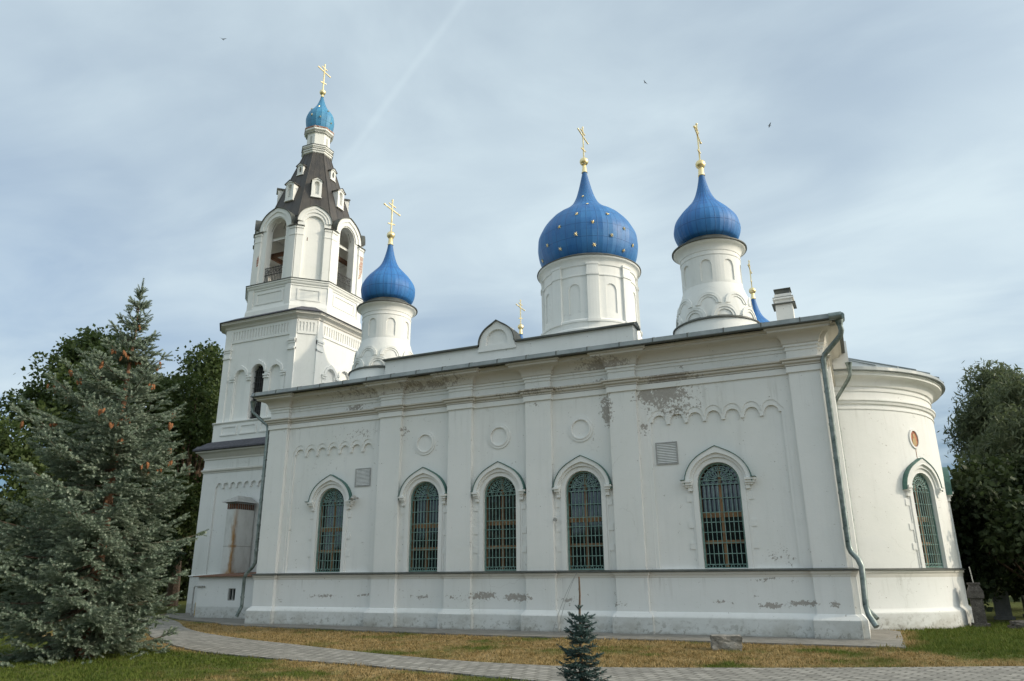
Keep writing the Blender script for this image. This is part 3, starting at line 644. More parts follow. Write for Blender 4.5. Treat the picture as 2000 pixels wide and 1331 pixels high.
def side_cupola(cx, cy):
    d = MB()
    d.lathe([(1.36, 8.3), (1.36, 9.27), (1.30, 9.36)], 48, cx, cy)
    d.lathe([(1.30, 9.30), (1.24, 9.36), (1.21, 9.75), (1.14, 10.15), (1.03, 10.45), (.98, 10.62)], 48, cx, cy)
    d.lathe([(.935, 10.5), (.935, 11.7)], 48, cx, cy)
    shell(d, cx, cy, .98, 10.62, 11.58, 8, 0, .19, 10.72, 11.44, .055)
    pr_ = [(.98, 11.58), (1.0, 11.60), (1.0, 11.64), (.98, 11.65), (.98, 11.74)]
    for i in range(6): a = PI / 2 * i / 5; pr_.append((1.0 + .17 * (1 - math.cos(a)), 11.76 + .24 * math.sin(a)))
    pr_ += [(1.19, 12.02), (1.19, 12.06)]
    d.lathe(pr_, 48, cx, cy)
    # two rows of little kokoshnik arches
    for row, (zb, rr, az0) in enumerate(((9.36, .40, PI / 8), (9.82, .41, 0))):
        for k_ in range(8):
            a = az0 + PI / 4 * k_
            Rz = lambda z: float(np.interp(z, [9.30, 9.75, 10.15, 10.45, 10.7], [1.27, 1.22, 1.14, 1.03, .98]))
            def mp(u, v, w_, a=a):
                R_ = Rz(v) ; b = a + u / 1.2; return (cx + (R_ + w_) * math.sin(b), cy - (R_ + w_) * math.cos(b), v)
            d.plate(archring(0, rr - .09, rr, zb, 14), [], -.03, .045, mp)
            d.plate(archring(0, rr - .17, rr - .09, zb, 14), [], -.03, .022, mp)
    dr = d.build('drum', 'tower', church, 35, nrm=False)
    MB().lathe([(1.365, 9.265), (1.41, 9.265), (1.41, 9.30), (1.24, 9.40)], 48, cx, cy).build('ring_flashing', 'flash', dr, 30)
    rim = MB().lathe([(1.19, 12.055), (1.245, 12.055), (1.245, 12.09), (1.05, 12.18), (.84, 12.38)], 48, cx, cy)
    rim.build('drum_flashing', 'flash', dr, 30)
    dm = MB().lathe(spline(SIDE, 5), 22, cx, cy).build('dome', 'blueside', church, 9, loc=(cx, cy, 12.3))
    nk = MB().lathe([(.10, 15.02), (.13, 15.04), (.105, 15.10), (.085, 15.40), (.05, 15.45)], 14, cx, cy).build('gilded_neck', 'gold', dm, 40)
    cross(cx, cy, 15.55, 1.62, 1.15, .175, 15.50, church)
for c_ in ((13.03, 1.62), (-.06, 1.62), (13.03, 15.1), (-.06, 15.1)): side_cupola(*c_)
CX, CY = 6.48, 8.36
d = MB()
d.lathe([(2.068, 11.9), (2.068, 14.3)], 64, CX, CY)
shell(d, CX, CY, 2.12, 12.15, 14.15, 8, 0, .125, 12.42, 13.78, .06)
d.lathe([(2.3, 8.5), (2.3, 11.65), (2.22, 11.72), (2.22, 11.95), (2.26, 11.97), (2.26, 12.05), (2.12, 12.15)], 64, CX, CY)
pr_ = [(2.12, 14.12), (2.16, 14.14), (2.16, 14.2), (2.12, 14.22), (2.12, 14.6), (2.17, 14.62)]
for i in range(6): a = PI / 2 * i / 5; pr_.append((2.18 + .18 * (1 - math.cos(a)), 14.66 + .26 * math.sin(a)))
pr_ += [(2.38, 14.95), (2.38, 15.0)]
d.lathe(pr_, 64, CX, CY)
for k_ in range(8):
    f = cyl_map(CX, CY, 2.12, PI / 8 + PI / 4 * k_)
    for i in range(4):
        a, b = -.24 + .12 * i, -.12 + .12 * i
        d.plate(rect(a, b, 11.6, 14.62), [], -.02, .115, f, back=False)
        d.plate(rect(a * 1.12, b * 1.12, 14.13, 14.24), [], -.02, .155, f, back=False)
        d.plate(rect(a * 1.1, b * 1.1, 11.95, 12.08), [], -.02, .19, f, back=False)
        d.plate(rect(a * 1.1, b * 1.1, 14.62, 14.72), [], -.02, .14, f, back=False)
dr = d.build('drum', 'tower', church, 35, nrm=False)
MB().lathe([(2.38, 14.995), (2.43, 14.995), (2.43, 15.015), (2.2, 15.16), (1.95, 15.3)], 64, CX, CY).build('drum_flashing', 'flash', dr, 30)
MAIN = [(1.98, 15.16), (2.13, 15.38), (2.26, 15.70), (2.34, 16.10), (2.36, 16.45), (2.30, 16.85), (2.06, 17.33), (1.65, 17.82), (1.10, 18.22), (.70, 18.6), (.48, 19.0), (.35, 19.4), (.24, 19.85), (.15, 20.25), (.10, 20.5)]
dome = MB().lathe(spline(MAIN, 5), 30, CX, CY).build('dome', 'bluebig', church, 7, loc=(CX, CY, 15.0))
MB().lathe([(.10, 20.42), (.15, 20.45), (.12, 20.52), (.09, 20.85), (.06, 20.9)], 14, CX, CY).build('gilded_neck', 'gold', dome, 40)
def star(prof, cx, cy, az, z, s, parent_):
    zs_ = [p[1] for p in prof]; rs = [p[0] for p in prof]; r = float(np.interp(z, zs_, rs)); r2 = float(np.interp(z + .1, zs_, rs)); r1 = float(np.interp(z - .1, zs_, rs))
    n = Vector((.2, 0, -(r2 - r1))).normalized()      # in the (radial, z) plane
    rad = Vector((math.sin(az), -math.cos(az), 0)); tz = Vector((0, 0, 1)); nr = rad * n.x + tz * n.z; t = Vector((math.cos(az), math.sin(az), 0)); up = nr.cross(t) * -1
    if up.z < 0: up = -up
    c = Vector((cx, cy, z)) + rad * r + nr * .035; b = MB(); vs = [c + nr * .03, c - nr * .05]; 
    for i in range(12):
        a = PI * i / 6 + .1; q = s if i % 2 == 0 else s * .36; vs.append(c + t * (q * math.cos(a)) + up * (q * math.sin(a)))
    fs = [(0, 2 + i, 2 + (i + 1) % 12) for i in range(12)] + [(1, 2 + (i + 1) % 12, 2 + i) for i in range(12)]
    b.add(vs, fs).build('star', 'gold', parent_)
for az, z in [(-33, 15.98), (-15, 15.58), (26, 15.55), (65, 15.50), (80, 15.91), (-53, 15.56), (6, 16.06), (46, 16.02), (-13, 16.59), (25, 16.58), (63, 16.49), (7, 17.12), (44, 17.12), (6, 18.85), (21, 17.90)]:
    for s_ in (0, 180): star(MAIN, CX, CY, math.radians(az + s_), z, (.115 if z < 17.5 else .08), dome)
cross(CX, CY, 21.2, 1.85, 1.45, .215, 21.08, church)
# chimney on the roof
ch = MB().box(14.86, 15.40, 2.75, 3.3, 8.8, 10.62); ch.box(14.80, 15.46, 2.69, 3.36, 10.42, 10.48); o = ch.build('chimney', 'plaster', church)
MB().box(14.80, 15.46, 2.69, 3.36, 10.482, 10.50).box(14.76, 15.50, 2.65, 3.40, 10.24, 10.27).box(14.9, 15.36, 2.79, 3.26, 10.62, 10.78).box(14.86, 15.40, 2.75, 3.3, 10.78, 10.81).build('chimney_cap', 'flash', o)
# ---- apse
AX, AY, AR = 14.5, 8.36, 4.86
a0, a1 = math.radians(8), math.radians(172)
WAZ = [math.radians(54.6), math.radians(91), math.radians(127)]
ap = MB()
hwa = .575 / AR; zc = 4.74; zs_a = zc - .575
ang = set(np.linspace(a0, a1, 60))
for wz in WAZ: ang |= set(wz + hwa * math.cos(t) for t in np.linspace(0, PI, 15))
ang = sorted(ang); ang = [a for i, a in enumerate(ang) if i == 0 or a - ang[i - 1] > 1e-5]
pt = lambda a, r, z: (AX + r * math.sin(a), AY - r * math.cos(a), z)
def topz(a):
    for wz in WAZ:
        if abs(a - wz) <= hwa + 1e-6: return zs_a + math.sqrt(max(0, .575 ** 2 - ((a - wz) * AR) ** 2))
    return None
for i in range(len(ang) - 1):
    p, q = ang[i], ang[i + 1]; m = (p + q) / 2
    if topz(m) is not None:
        t0, t1 = topz(p) or zs_a, topz(q) or zs_a
        ap.add([pt(p, AR, 1.0), pt(q, AR, 1.0), pt(q, AR, 1.765), pt(p, AR, 1.765)], [(0, 1, 2, 3)])
        ap.add([pt(p, AR, t0), pt(q, AR, t1), pt(q, AR, 7.8), pt(p, AR, 7.8)], [(0, 1, 2, 3)])
        ap.add([pt(p, AR, t0), pt(q, AR, t1), pt(q, AR - .4, t1), pt(p, AR - .4, t0)], [(0, 1, 2, 3)])
        ap.add([pt(p, AR, 1.765), pt(q, AR, 1.765), pt(q, AR - .4, 1.765), pt(p, AR - .4, 1.765)], [(0, 1, 2, 3)])
    else: ap.add([pt(p, AR, 1.0), pt(q, AR, 1.0), pt(q, AR, 7.8), pt(p, AR, 7.8)], [(0, 1, 2, 3)])
for wz in WAZ:
    for sg in (-1, 1):
        a = wz + sg * hwa; ap.add([pt(a, AR, 1.765), pt(a, AR - .4, 1.765), pt(a, AR - .4, zs_a), pt(a, AR, zs_a)], [(0, 1, 2, 3)])
apse = ap.build('apse_wall', 'plaster', church, 30)
n_ = 72
MB().lathe([(AR + .17, -.4), (AR + .165, .42), (AR + .14, .50), (AR + .05, .58), (AR + .035, .62), (AR + .035, 1.50)], n_, AX, AY, a0, a1).build('apse_plinth', 'plinth', church, 30)
MB().lathe([(AR + .03, 1.49), (AR + .045, 1.55), (AR + .05, 1.60), (AR + .09, 1.65), (AR + .095, 1.705), (AR, 1.71)], n_, AX, AY, a0, a1).build('apse_ledge', 'trim', church, 30)
MB().lathe([(AR, 1.705), (AR + .14, 1.705), (AR + .14, 1.735), (AR - .01, 1.772)], n_, AX, AY, a0, a1).build('ledge_flashing', 'flash', church, 30)
pr_ = [(AR, 6.74), (AR + .03, 6.75), (AR + .03, 6.80), (AR, 6.81), (AR, 6.90), (AR + .06, 6.93), (AR + .08, 7.0), (AR + .12, 7.03), (AR + .12, 7.07), (AR, 7.1), (AR, 7.34), (AR + .04, 7.36), (AR + .04, 7.42), (AR + .02, 7.43), (AR + .02, 7.5), (AR + .08, 7.52)]
for i in range(6): a = PI / 2 * i / 5; pr_.append((AR + .09 + .28 * (1 - math.cos(a)), 7.54 + .24 * math.sin(a)))
pr_ += [(AR + .42, 7.80), (AR + .42, 7.88), (AR + .46, 7.89), (AR + .46, 7.93), (AR, 7.95)]
MB().lathe(pr_, n_, AX, AY, a0, a1).build('apse_cornice', 'surr', church, 30)
sm = MB().lathe([(AR + .46, 7.932), (AR + .57, 7.94), (AR + .55, 8.05), (.01, 10.35)], 36, AX, AY, a0, a1)
for i in range(0, 37, 2):
    a = a0 + (a1 - a0) * i / 36; t = Vector((math.cos(a), math.sin(a), 0)) * .015
    p0, p1 = Vector(pt(a, AR + .56, 8.06)), Vector(pt(a, .05, 10.35))
    sm.add([p0 - t, p0 + t, p1 + t, p1 - t, p0 - t + Vector((0, 0, .05)), p0 + t + Vector((0, 0, .05)), p1 + t + Vector((0, 0, .05)), p1 - t + Vector((0, 0, .05))], [(4, 5, 6, 7), (0, 1, 5, 4), (0, 4, 7, 3), (1, 2, 6, 5)])
sm.build('apse_roof', 'roofmetal', church)
for wz in WAZ: window(0, 1.77, .575, zc, cyl_map(AX, AY, AR, wz), -.30, church, 0, .16)
f = cyl_map(AX, AY, AR, math.radians(54.6))
o = MB().plate([(.26 * math.cos(a), 5.86 + .33 * math.sin(a)) for a in np.linspace(0, 2 * PI, 25)[:-1]], [[(.20 * math.cos(a), 5.86 + .27 * math.sin(a)) for a in np.linspace(0, 2 * PI, 25)[:-1]]], 0, .04, f).build('oval_frame', 'surr', church, 30)
ki = MN('icon_paint'); nz = ki.noise(7, 4, .6, ki.pos); ki.set(Base_Color=ki.mix(ki.rng(nz, .42, .58), (.30, .07, .025), (.46, .17, .06)), Roughness=.6); M['icon'] = ki.m
ic = MB().plate([(.20 * math.cos(a), 5.86 + .27 * math.sin(a)) for a in np.linspace(0, 2 * PI, 25)[:-1]], [], -.02, .008, f).build('icon', 'icon', o)
kg = MN('icon_figure'); kg.set(Base_Color=(.38, .26, .10, 1), Roughness=.6); M['iconfig'] = kg.m
MB().plate([(-.09, 5.64), (.09, 5.64), (.10, 5.80), (.05, 5.90), (-.05, 5.90), (-.10, 5.80)], [], .008, .014, f).plate([(.055 * math.cos(a), 5.97 + .065 * math.sin(a)) for a in np.linspace(0, 2 * PI, 13)[:-1]], [], .008, .014, f).build('painted_figure', 'iconfig', o)
MB().plate(rect(-.012, .012, 5.12, 5.53), [], 0, .006, f).build('wire', 'cone', o)
MB().box(XE + .2, XE + .68, 3.25, 3.5, 7.95, 8.85).build('duct', 'surr', church)
# ---- downpipes
def pipe(pts, r, funnel=None):
    m = MB().tube(pts, r, 12)
    ps = [Vector(p) for p in pts]
    L_ = 0
    for i in range(len(ps) - 1):                     # joints every metre or so
        d_ = ps[i + 1] - ps[i]; nseg = int(d_.length / 1.0)
        for j in range(1, nseg + 1):
            c0 = ps[i] + d_ * (j / (nseg + .5)); u_ = d_.normalized() * .03; m.tube([c0 - u_, c0 + u_], r * 1.16, 12)
    if funnel: m.tube([ps[0] + Vector((0, 0, .22)), ps[0] + Vector((0, 0, .10)), ps[0] - Vector((0, 0, .05))], r * 2.0, 12, r * 1.1)
    return m.build('downpipe', 'galv', church, 40)
pipe([(16.70, -.50, 8.30), (16.72, -.48, 8.10), (16.68, -.42, 7.98), (16.20, -.14, 7.56), (16.14, -.12, 7.42), (16.12, -.12, 2.30), (16.16, -.13, 2.16), (16.30, -.24, 1.98), (16.36, -.27, 1.80), (16.32, -.28, .85), (16.36, -.32, .62), (16.50, -.46, .36)], .075, True)
MB().tube([(16.45, -.62, 8.50), (16.78, -.62, 8.50)], .11, 10).tube([(16.76, -.62, 8.50), (16.76, -.2, 8.50)], .10, 10).build('gutter_end', 'galv', church, 40)
pipe([(16.82, 3.30, 7.90), (16.82, 3.30, 7.72), (16.74, 3.36, 7.58), (16.30, 3.62, 7.02), (16.25, 3.64, 6.9), (16.25, 3.64, .9), (16.34, 3.6, .6), (16.56, 3.4, .35)], .06, True)
pipe([(-5.20, -.05, 8.20), (-5.20, -.05, 8.0), (-5.05, 0, 7.85), (-4.48, .08, 7.42), (-4.42, .08, 7.25), (-4.42, .08, 2.15), (-4.50, .06, 2.0), (-4.74, .0, 1.75), (-4.80, .0, 1.6), (-4.78, -.02, .6), (-4.88, -.12, .25)], .065, True)
for bx in ((-4.46, -4.24, .04, .12, 6.0, 6.04), (-4.46, -4.24, .04, .12, 3.0, 3.04), (16.08, 16.14, -.15, 0, 6, 6.04), (16.08, 16.14, -.15, 0, 3.5, 3.54)): MB().box(*bx).build('pipe_bracket', 'iron', church)
# ---- porch, annex, duct chimney
TX, TY = -10.42, 8.33
PW, PS, PN = -12.98, 4.95, 11.7
f = lambda u, v, w_: (u, PS - w_, v)
po = MB().plate(rect(PW, XW + .05, -.3, 7.6), [scallop(-12.05, -8.95, 1.785, 5.88, 7, .17)], -.09, 0, f, back=False).plate(rect(PW, XW + .05, -.3, 7.6), [], -.5, -.09, f)
po.box(PW + .002, PW + .5, PS + .5, PN, -.3, 7.6).box(PW + .5, XW, PN - .5, PN, -.3, 7.6)
po.build('porch_wall', 'plaster', church)
pp = [(PW, PN), (PW, PS), (XW + .04, PS)]
MB().sweep([(0, 6.55), (.03, 6.56), (.03, 6.6), (.09, 6.66), (.09, 6.72), (0, 6.76)], pp, False).sweep([(0, 7.2), (.04, 7.22), (.04, 7.3), (.10, 7.36), (.18, 7.45), (.28, 7.55), (.34, 7.57), (.34, 7.64), (0, 7.66)], pp, False).build('porch_cornice', 'trim', church, 30)
MB().sweep([(.035, -.4), (.035, 1.66), (.08, 1.69), (.08, 1.715), (.0, 1.75)], pp, False).build('porch_plinth', 'plinth', church, 30)
sh = MB().sweep([(.30, 7.645), (.45, 7.66), (.45, 7.74), (-.02, 8.10), (-1.2, 8.6)], pp, False)
for i in range(60):
    x0 = PW - .42 + i * .15; z = random.uniform(-.015, .03); sh.add([(x0, PS - .46, 7.70 + z), (x0 + .148, PS - .46, 7.70 + z), (x0 + .148, PS - .2, 7.93 + z), (x0, PS - .2, 7.93 + z), (x0, PS - .46, 7.66), (x0 + .148, PS - .46, 7.66)], [(0, 1, 2, 3), (0, 4, 5, 1)])
sh.build('porch_roof', 'shingle', church)
an = MB(); f2 = lambda u, v, w_: (u, 2.25 - w_, v)
an.plate(rect(-9.55, XW - .02, -.3, 1.66), [rect(-7.80, -7.40, .72, 1.2)], -.25, 0, f2).box(-9.55, -9.3, 2.5, 4.95, -.3, 1.66)
ao = an.build('annex_wall', 'plinth', church)
MB().plate(rect(-7.80, -7.40, .72, 1.2), [rect(-7.77, -7.43, .75, 1.17)], -.12, -.04, f2).plate(rect(-7.62, -7.58, .75, 1.17), [], -.12, -.05, f2).build('window', 'greyg', ao)
MB().plate(rect(-7.79, -7.41, .73, 1.19), [], -.2, -.13, f2).build('pane', 'glass', ao)
MB().add([(-9.72, 2.08, 1.665), (XW - .02, 2.08, 1.665), (XW - .02, 4.93, 1.80), (-9.72, 4.93, 1.80), (-9.72, 2.08, 1.70), (XW - .02, 2.08, 1.70), (XW - .02, 4.93, 1.86), (-9.72, 4.93, 1.86)], [(0, 1, 2, 3), (4, 5, 6, 7), (0, 1, 5, 4), (0, 3, 7, 4), (1, 2, 6, 5)]).build('annex_roof', 'rustroof', church)
dc = MB().box(-9.95, -9.38, 3.8, 4.93, 1.72, 4.62).build('duct_chimney', 'duct', church)
cpb = MB().box(-9.99, -9.34, 3.76, 4.93, 4.88, 4.92)
for i in range(6): 
    for j in (0, 1): pass
cpb.box(-9.90, -9.44, 3.86, 4.93, 4.62, 4.88)
cpb.add([(-10.15, 3.6, 4.94), (-9.18, 3.6, 4.94), (-9.18, 4.94, 4.94), (-10.15, 4.94, 4.94), (-9.67, 4.1, 5.26), (-9.67, 4.94, 5.26)], [(0, 1, 4), (1, 2, 5, 4), (3, 0, 4, 5), (0, 1, 2, 3)])
cpb.build('duct_cap', 'greyg', dc)
lv = MB()
for i in range(9): lv.box(-9.385 , -9.36, 3.82 + .125 * i, 3.87 + .125 * i, 4.63, 4.87)
for i in range(5): lv.box(-9.94 + .125 * i, -9.88 + .125 * i, 3.80, 3.83, 4.63, 4.87)
lv.build('louvre', 'rustroof', dc)
MB().tube([(-9.7, 2.2, .1), (-9.7, 2.2, 1.22), (-9.66, 2.2, 1.28), (-9.1, 2.2, 1.28)], .03, 8).build('vent_pipe', 'greyg', church, 40)
k = MN('gas_yellow'); k.set(Base_Color=(.42, .25, .03, 1), Roughness=.5); M['yellow'] = k.m
MB().tube([(-11.0, 3.6, 0), (-11.0, 3.6, .55), (-10.6, 4.3, .6), (-10.6, 4.9, .6)], .03, 8).build('gas_pipe', 'yellow', church, 40)
# ---- bell tower
def octp(w_, s_): return [(TX - s_, TY - w_), (TX + s_, TY - w_), (TX + w_, TY - s_), (TX + w_, TY + s_), (TX + s_, TY + w_), (TX - s_, TY + w_), (TX - w_, TY + s_), (TX - w_, TY - s_)]
def grow(w_, s_, d_): return octp(w_ + d_, s_ + d_ * .4142)
tb = MB()
tb.sweep([(0, 7.5), (0, 9.02), (.03, 9.04), (.08, 9.08), (.08, 9.12), (-.2, 9.16)], octp(3.22, 2.42))
for u0 in (-1.9, -.62, .66):
    tb.plate(rect(u0, u0 + 1.1, 8.42, 8.92), [rect(u0 + .1, u0 + 1.0, 8.5, 8.84)], 0, .04, plane_map(TX, TY, 0, 3.22))
tb.build('tower_base', 'tower', church)
tl = MB()
W2, S2 = 3.06, 2.38
for q in range(4):                                   # cardinal faces
    f = plane_map(TX, TY, q * PI / 2, W2)
    hs = [arch(-1.1, 9.16, .36, 11.86), arch(.05, 9.16, .42, 12.02), arch(1.2, 9.16, .36, 11.86)]
    tl.plate(rect(-S2, S2, 9.1, 14.3), hs, -.10, 0, f, back=False)
    tl.plate(rect(-S2, S2, 9.1, 14.3), [hs[1]] if q == 0 else [], -.5, -.10, f, back=False)
    tl.plate(archring(.05, .42, .56, 11.60, 16, .10, ti=.0), [], 0, .07, f)
    for c_ in (-1.1, 1.2): tl.plate(archring(c_, .36, .50, 11.50, 16, .10, ti=.0), [], 0, .06, f)
    for c_ in (-1.62, -.52, .62, 1.72):
        for (h0, h1, hw, t) in ((11.36, 11.44, .17, .10), (11.24, 11.30, .15, .08), (11.30, 11.36, .11, .05)): tl.plate(rect(c_ - hw, c_ + hw, h0, h1), [], 0, t, f)
        if abs(c_) > 1: tl.plate(rect(c_ - .12, c_ + .12, 9.16, 11.24), [], 0, .035, f)
    # frieze of little slots
    tl.plate(rect(-S2 + .42, S2 - .42, 13.36, 14.1), [rect(-S2 + .50 + i * .19, -S2 + .585 + i * .19, 13.50, 13.98) for i in range(20)], 0, .05, f)
    for sg in (-1, 1):                               # corner pilasters with two-tier capitals
        a, b = sorted((sg * S2, sg * (S2 - .42)))
        tl.plate(rect(a, b, 9.1, 14.1), [], 0, .07, f)
        for (h0, h1, o_) in ((12.98, 13.08, .07), (12.86, 12.98, .03), (12.52, 12.62, .06)): tl.plate(rect(a - (o_ if sg > 0 else 0), b + (o_ if sg < 0 else 0), h0, h1), [], 0, .07 + o_, f)
    f = plane_map(TX, TY, q * PI / 2 + PI / 4, (W2 + S2) / math.sqrt(2)); hw = (W2 - S2) / math.sqrt(2)
    tl.plate(rect(-hw, hw, 9.1, 14.3), [], -.5, 0, f, back=False)
    tl.plate(rect(-hw + .01, hw - .01, 13.36, 14.1), [rect(-hw + .07 + i * .165, -hw + .155 + i * .165, 13.50, 13.98) for i in range(5)], 0, .05, f)
tl.build('tower_wall', 'tower', church)
wg = MB(); f = plane_map(TX, TY, 0, W2)
for i in range(1, 6): wg.plate(rect(.05 - .42 + .14 * i - .014, .05 - .42 + .14 * i + .014, 9.16, 11.98 if i in (2, 3, 4) else 11.75), [], -.2, -.17, f)
for i in range(9): wg.plate(rect(-.37, .47, 9.3 + i * .3, 9.325 + i * .3), [], -.21, -.18, f)
tw_ = MB().plate(arch(.05, 9.16, .42, 12.02), [], -.32, -.28, f).build('window', 'darkhole', church); wg.build('grille', 'iron', tw_)  # dark sheet stands in for the unlit inside of the opening
co = MB()
pr_ = [(0, 14.08), (.05, 14.10), (.05, 14.15), (.1, 14.17)]
for i in range(5): a = PI / 2 * i / 4; pr_.append((.10 + .20 * (1 - math.cos(a)), 14.18 + .16 * math.sin(a)))
pr_ += [(.34, 14.36), (.34, 14.42), (.38, 14.43), (.38, 14.47), (0, 14.5)]
co.sweep(pr_, octp(W2, S2)); co.build('tower_cornice', 'trim', church, 30)
MB().sweep([(.37, 14.472), (.45, 14.475), (.45, 14.51), (-.35, 14.95)], octp(W2, S2)).build('tower_flashing', 'shingle', church)
pd_ = MB(); W3, S3 = 2.76, 1.46
pd_.sweep([(.14, 14.6), (.10, 15.1), (.02, 15.35), (0, 15.5), (0, 16.4)], octp(W3, S3))
pd_.sweep([(0, 16.26), (.04, 16.27), (.04, 16.34), (.09, 16.38), (.12, 16.44), (.12, 16.50), (.17, 16.52), (.17, 16.60), (-.3, 16.62)], octp(W3, S3))
HD = (W3 - S3) / math.sqrt(2)
for q in range(4):
    f = plane_map(TX, TY, q * PI / 2, W3); pd_.plate(rect(-.95, .95, 15.45, 16.12), [rect(-.82, .82, 15.53, 16.04)], 0, .035, f)
    for sg in (-1, 1): a, b = sorted((sg * S3, sg * (S3 - .36))); pd_.plate(rect(a, b, 15.2, 16.55), [], 0, .06, f)
    f = plane_map(TX, TY, q * PI / 2 + PI / 4, (W3 + S3) / math.sqrt(2)); pd_.plate(rect(-.62, .62, 15.45, 16.12), [rect(-.52, .52, 15.53, 16.04)], 0, .035, f)
pd_.build('tower_pedestal', 'tower', church)
MB().sweep([(.165, 16.602), (.21, 16.605), (.21, 16.63), (-.05, 16.68)], octp(W3, S3)).build('pedestal_flashing', 'flash', church)
bf = MB(); W4, S4 = 2.70, 1.42; D4 = (W4 + S4) / math.sqrt(2); H4 = (W4 - S4) / math.sqrt(2); ZI = 19.72
trim4 = MB(); fl4 = MB()
for q in range(4):
    f = plane_map(TX, TY, q * PI / 2, W4)
    ro = 1.13
    outl = [(-S4, 16.6), (S4, 16.6), (S4, ZI), (ro, ZI)] + arch(0, 16, ro, ZI + .12 + ro + .08, 24, .08)[3:-1] + [(-ro, ZI), (-S4, ZI)]
    if q < 2: bf.plate(outl, [arch(0, 16.70, .66, 20.50)], -.42, 0, f)
    else: bf.plate(outl, [arch(0, 16.70, .66, 20.50)], -.2, 0, f, back=False).plate(outl, [], -.42, -.2, f)
    trim4.plate(archring(0, .72, ro, ZI + .12, 24, .09, ti=0), [], 0, .06, f).plate(archring(0, .92, ro + .02, ZI + .12, 24, .09, ti=.09), [], 0, .11, f)
    fl4.plate(archring(0, ro + .022, ro + .055, ZI + .12, 24, .09, ti=.09), [], -.25, .17, f)
    for sg in (-1, 1):
        a, b = sorted((sg * S4, sg * (S4 - .42))); trim4.plate(rect(a, b, 16.6, ZI), [], 0, .09, f)
        trim4.plate(rect(a - .02, b + .02, ZI - .13, ZI), [], 0, .13, f).plate(rect(a - .02, b + .02, ZI - .52, ZI - .46), [], 0, .115, f)
        fl4.plate(rect(a - .05, b + .05, ZI, ZI + .03), [], -.1, .19, f)
    f = plane_map(TX, TY, q * PI / 2 + PI / 4, D4); ro = .88; zs4 = 20.05
    outl = [(-H4, 16.6), (H4, 16.6), (H4, ZI), (ro, ZI)] + [(ro * math.cos(a), zs4 + ro * math.sin(a) + .09 * math.exp(-((a - PI / 2) / .22) ** 2)) for a in np.linspace(0, PI, 25)] + [(-ro, ZI), (-H4, ZI)]
    bf.plate(outl, [arch(0, 16.66, .52, 20.47)], -.14, 0, f, back=False)
    bf.plate(outl, [], -.5, -.14, f)
    trim4.plate(archring(0, .60, ro + .01, zs4, 24, .09, ti=0), [], 0, .05, f).plate(archring(0, .74, ro + .025, zs4, 24, .09, ti=.09), [], 0, .09, f)
    fl4.plate(archring(0, ro + .027, ro + .06, zs4, 24, .09, ti=.09), [], -.25, .15, f)
    for sg in (-1, 1):
        a, b = sorted((sg * H4, sg * (H4 - .34))); trim4.plate(rect(a, b, 16.6, ZI), [], 0, .08, f)
        trim4.plate(rect(a - .02, b + .02, ZI - .13, ZI), [], 0, .12, f).plate(rect(a - .02, b + .02, ZI - .52, ZI - .46), [], 0, .105, f)
        fl4.plate(rect(a - .05, b + .05, ZI, ZI + .03), [], -.1, .18, f)
bf.add([(*p, 16.64) for p in octp(W4 - .1, S4 - .05)], [tuple(range(8))]); bf.add([(*p, 20.60) for p in octp(2.4, 1.2)], [tuple(range(8))])
bel = bf.build('belfry', 'tower', church); trim4.build('belfry_trim', 'tower', bel, 30); fl4.build('belfry_flashing', 'flash', bel)
bm_ = MB(); bm_.box(TX - 2.3, TX + 2.3, TY - 1.25, TY - 1.08, 19.05, 19.25).box(TX + 1.55, TX + 1.75, TY - 2.2, TY + 2.2, 18.98, 19.18).box(TX - 1.75, TX - 1.55, TY - 2.2, TY + 2.2, 18.98, 19.18).build('bell_beam', 'beam', bel)
inn = MB().sweep([(0, 19.4), (-.06, 19.42), (-.06, 19.5), (0, 19.55)], octp(W4 - .43, S4 - .2)).build('inner_cornice', 'tower', bel)
br = MB(); f = plane_map(TX, TY, PI / 2, W4); br.plate([(1.08, 17.75), (1.26, 17.9), (1.38, 18.3), (1.41, 19.0), (1.36, 19.25), (1.1, 19.2), (1.18, 18.9), (1.05, 18.5), (1.14, 18.2)], [], .09, .098, f)
f = plane_map(TX, TY, 0, W4); br.build('bare_brick_patch', 'brick', bel); br = MB(); br.plate([(-1.12, 17.72), (-1.02, 17.8), (-1.0, 18.15), (-1.06, 18.4), (-1.16, 18.1)], [], .09, .098, f)
br.build('bare_brick_patch', 'brick', bel)
for q in range(4):
    r_ = MB(); f = plane_map(TX, TY, q * PI / 2, W4)
    for z in (16.78, 17.2, 17.6): r_.plate(rect(-.66, .66, z - .015, z + .015), [], -.12, -.09, f)
    for i in range(12): u = -.6 + 1.2 * i / 11; r_.plate(rect(u - .012, u + .012, 16.7, 17.66), [], -.115, -.095, f)
    for i in range(5): r_.plate(archring(-.5 + .25 * i, .08, .105, 17.4, 10, 0, 0, 1.999 * PI), [], -.11, -.1, f)
    r_.build('railing', 'iron', bel)
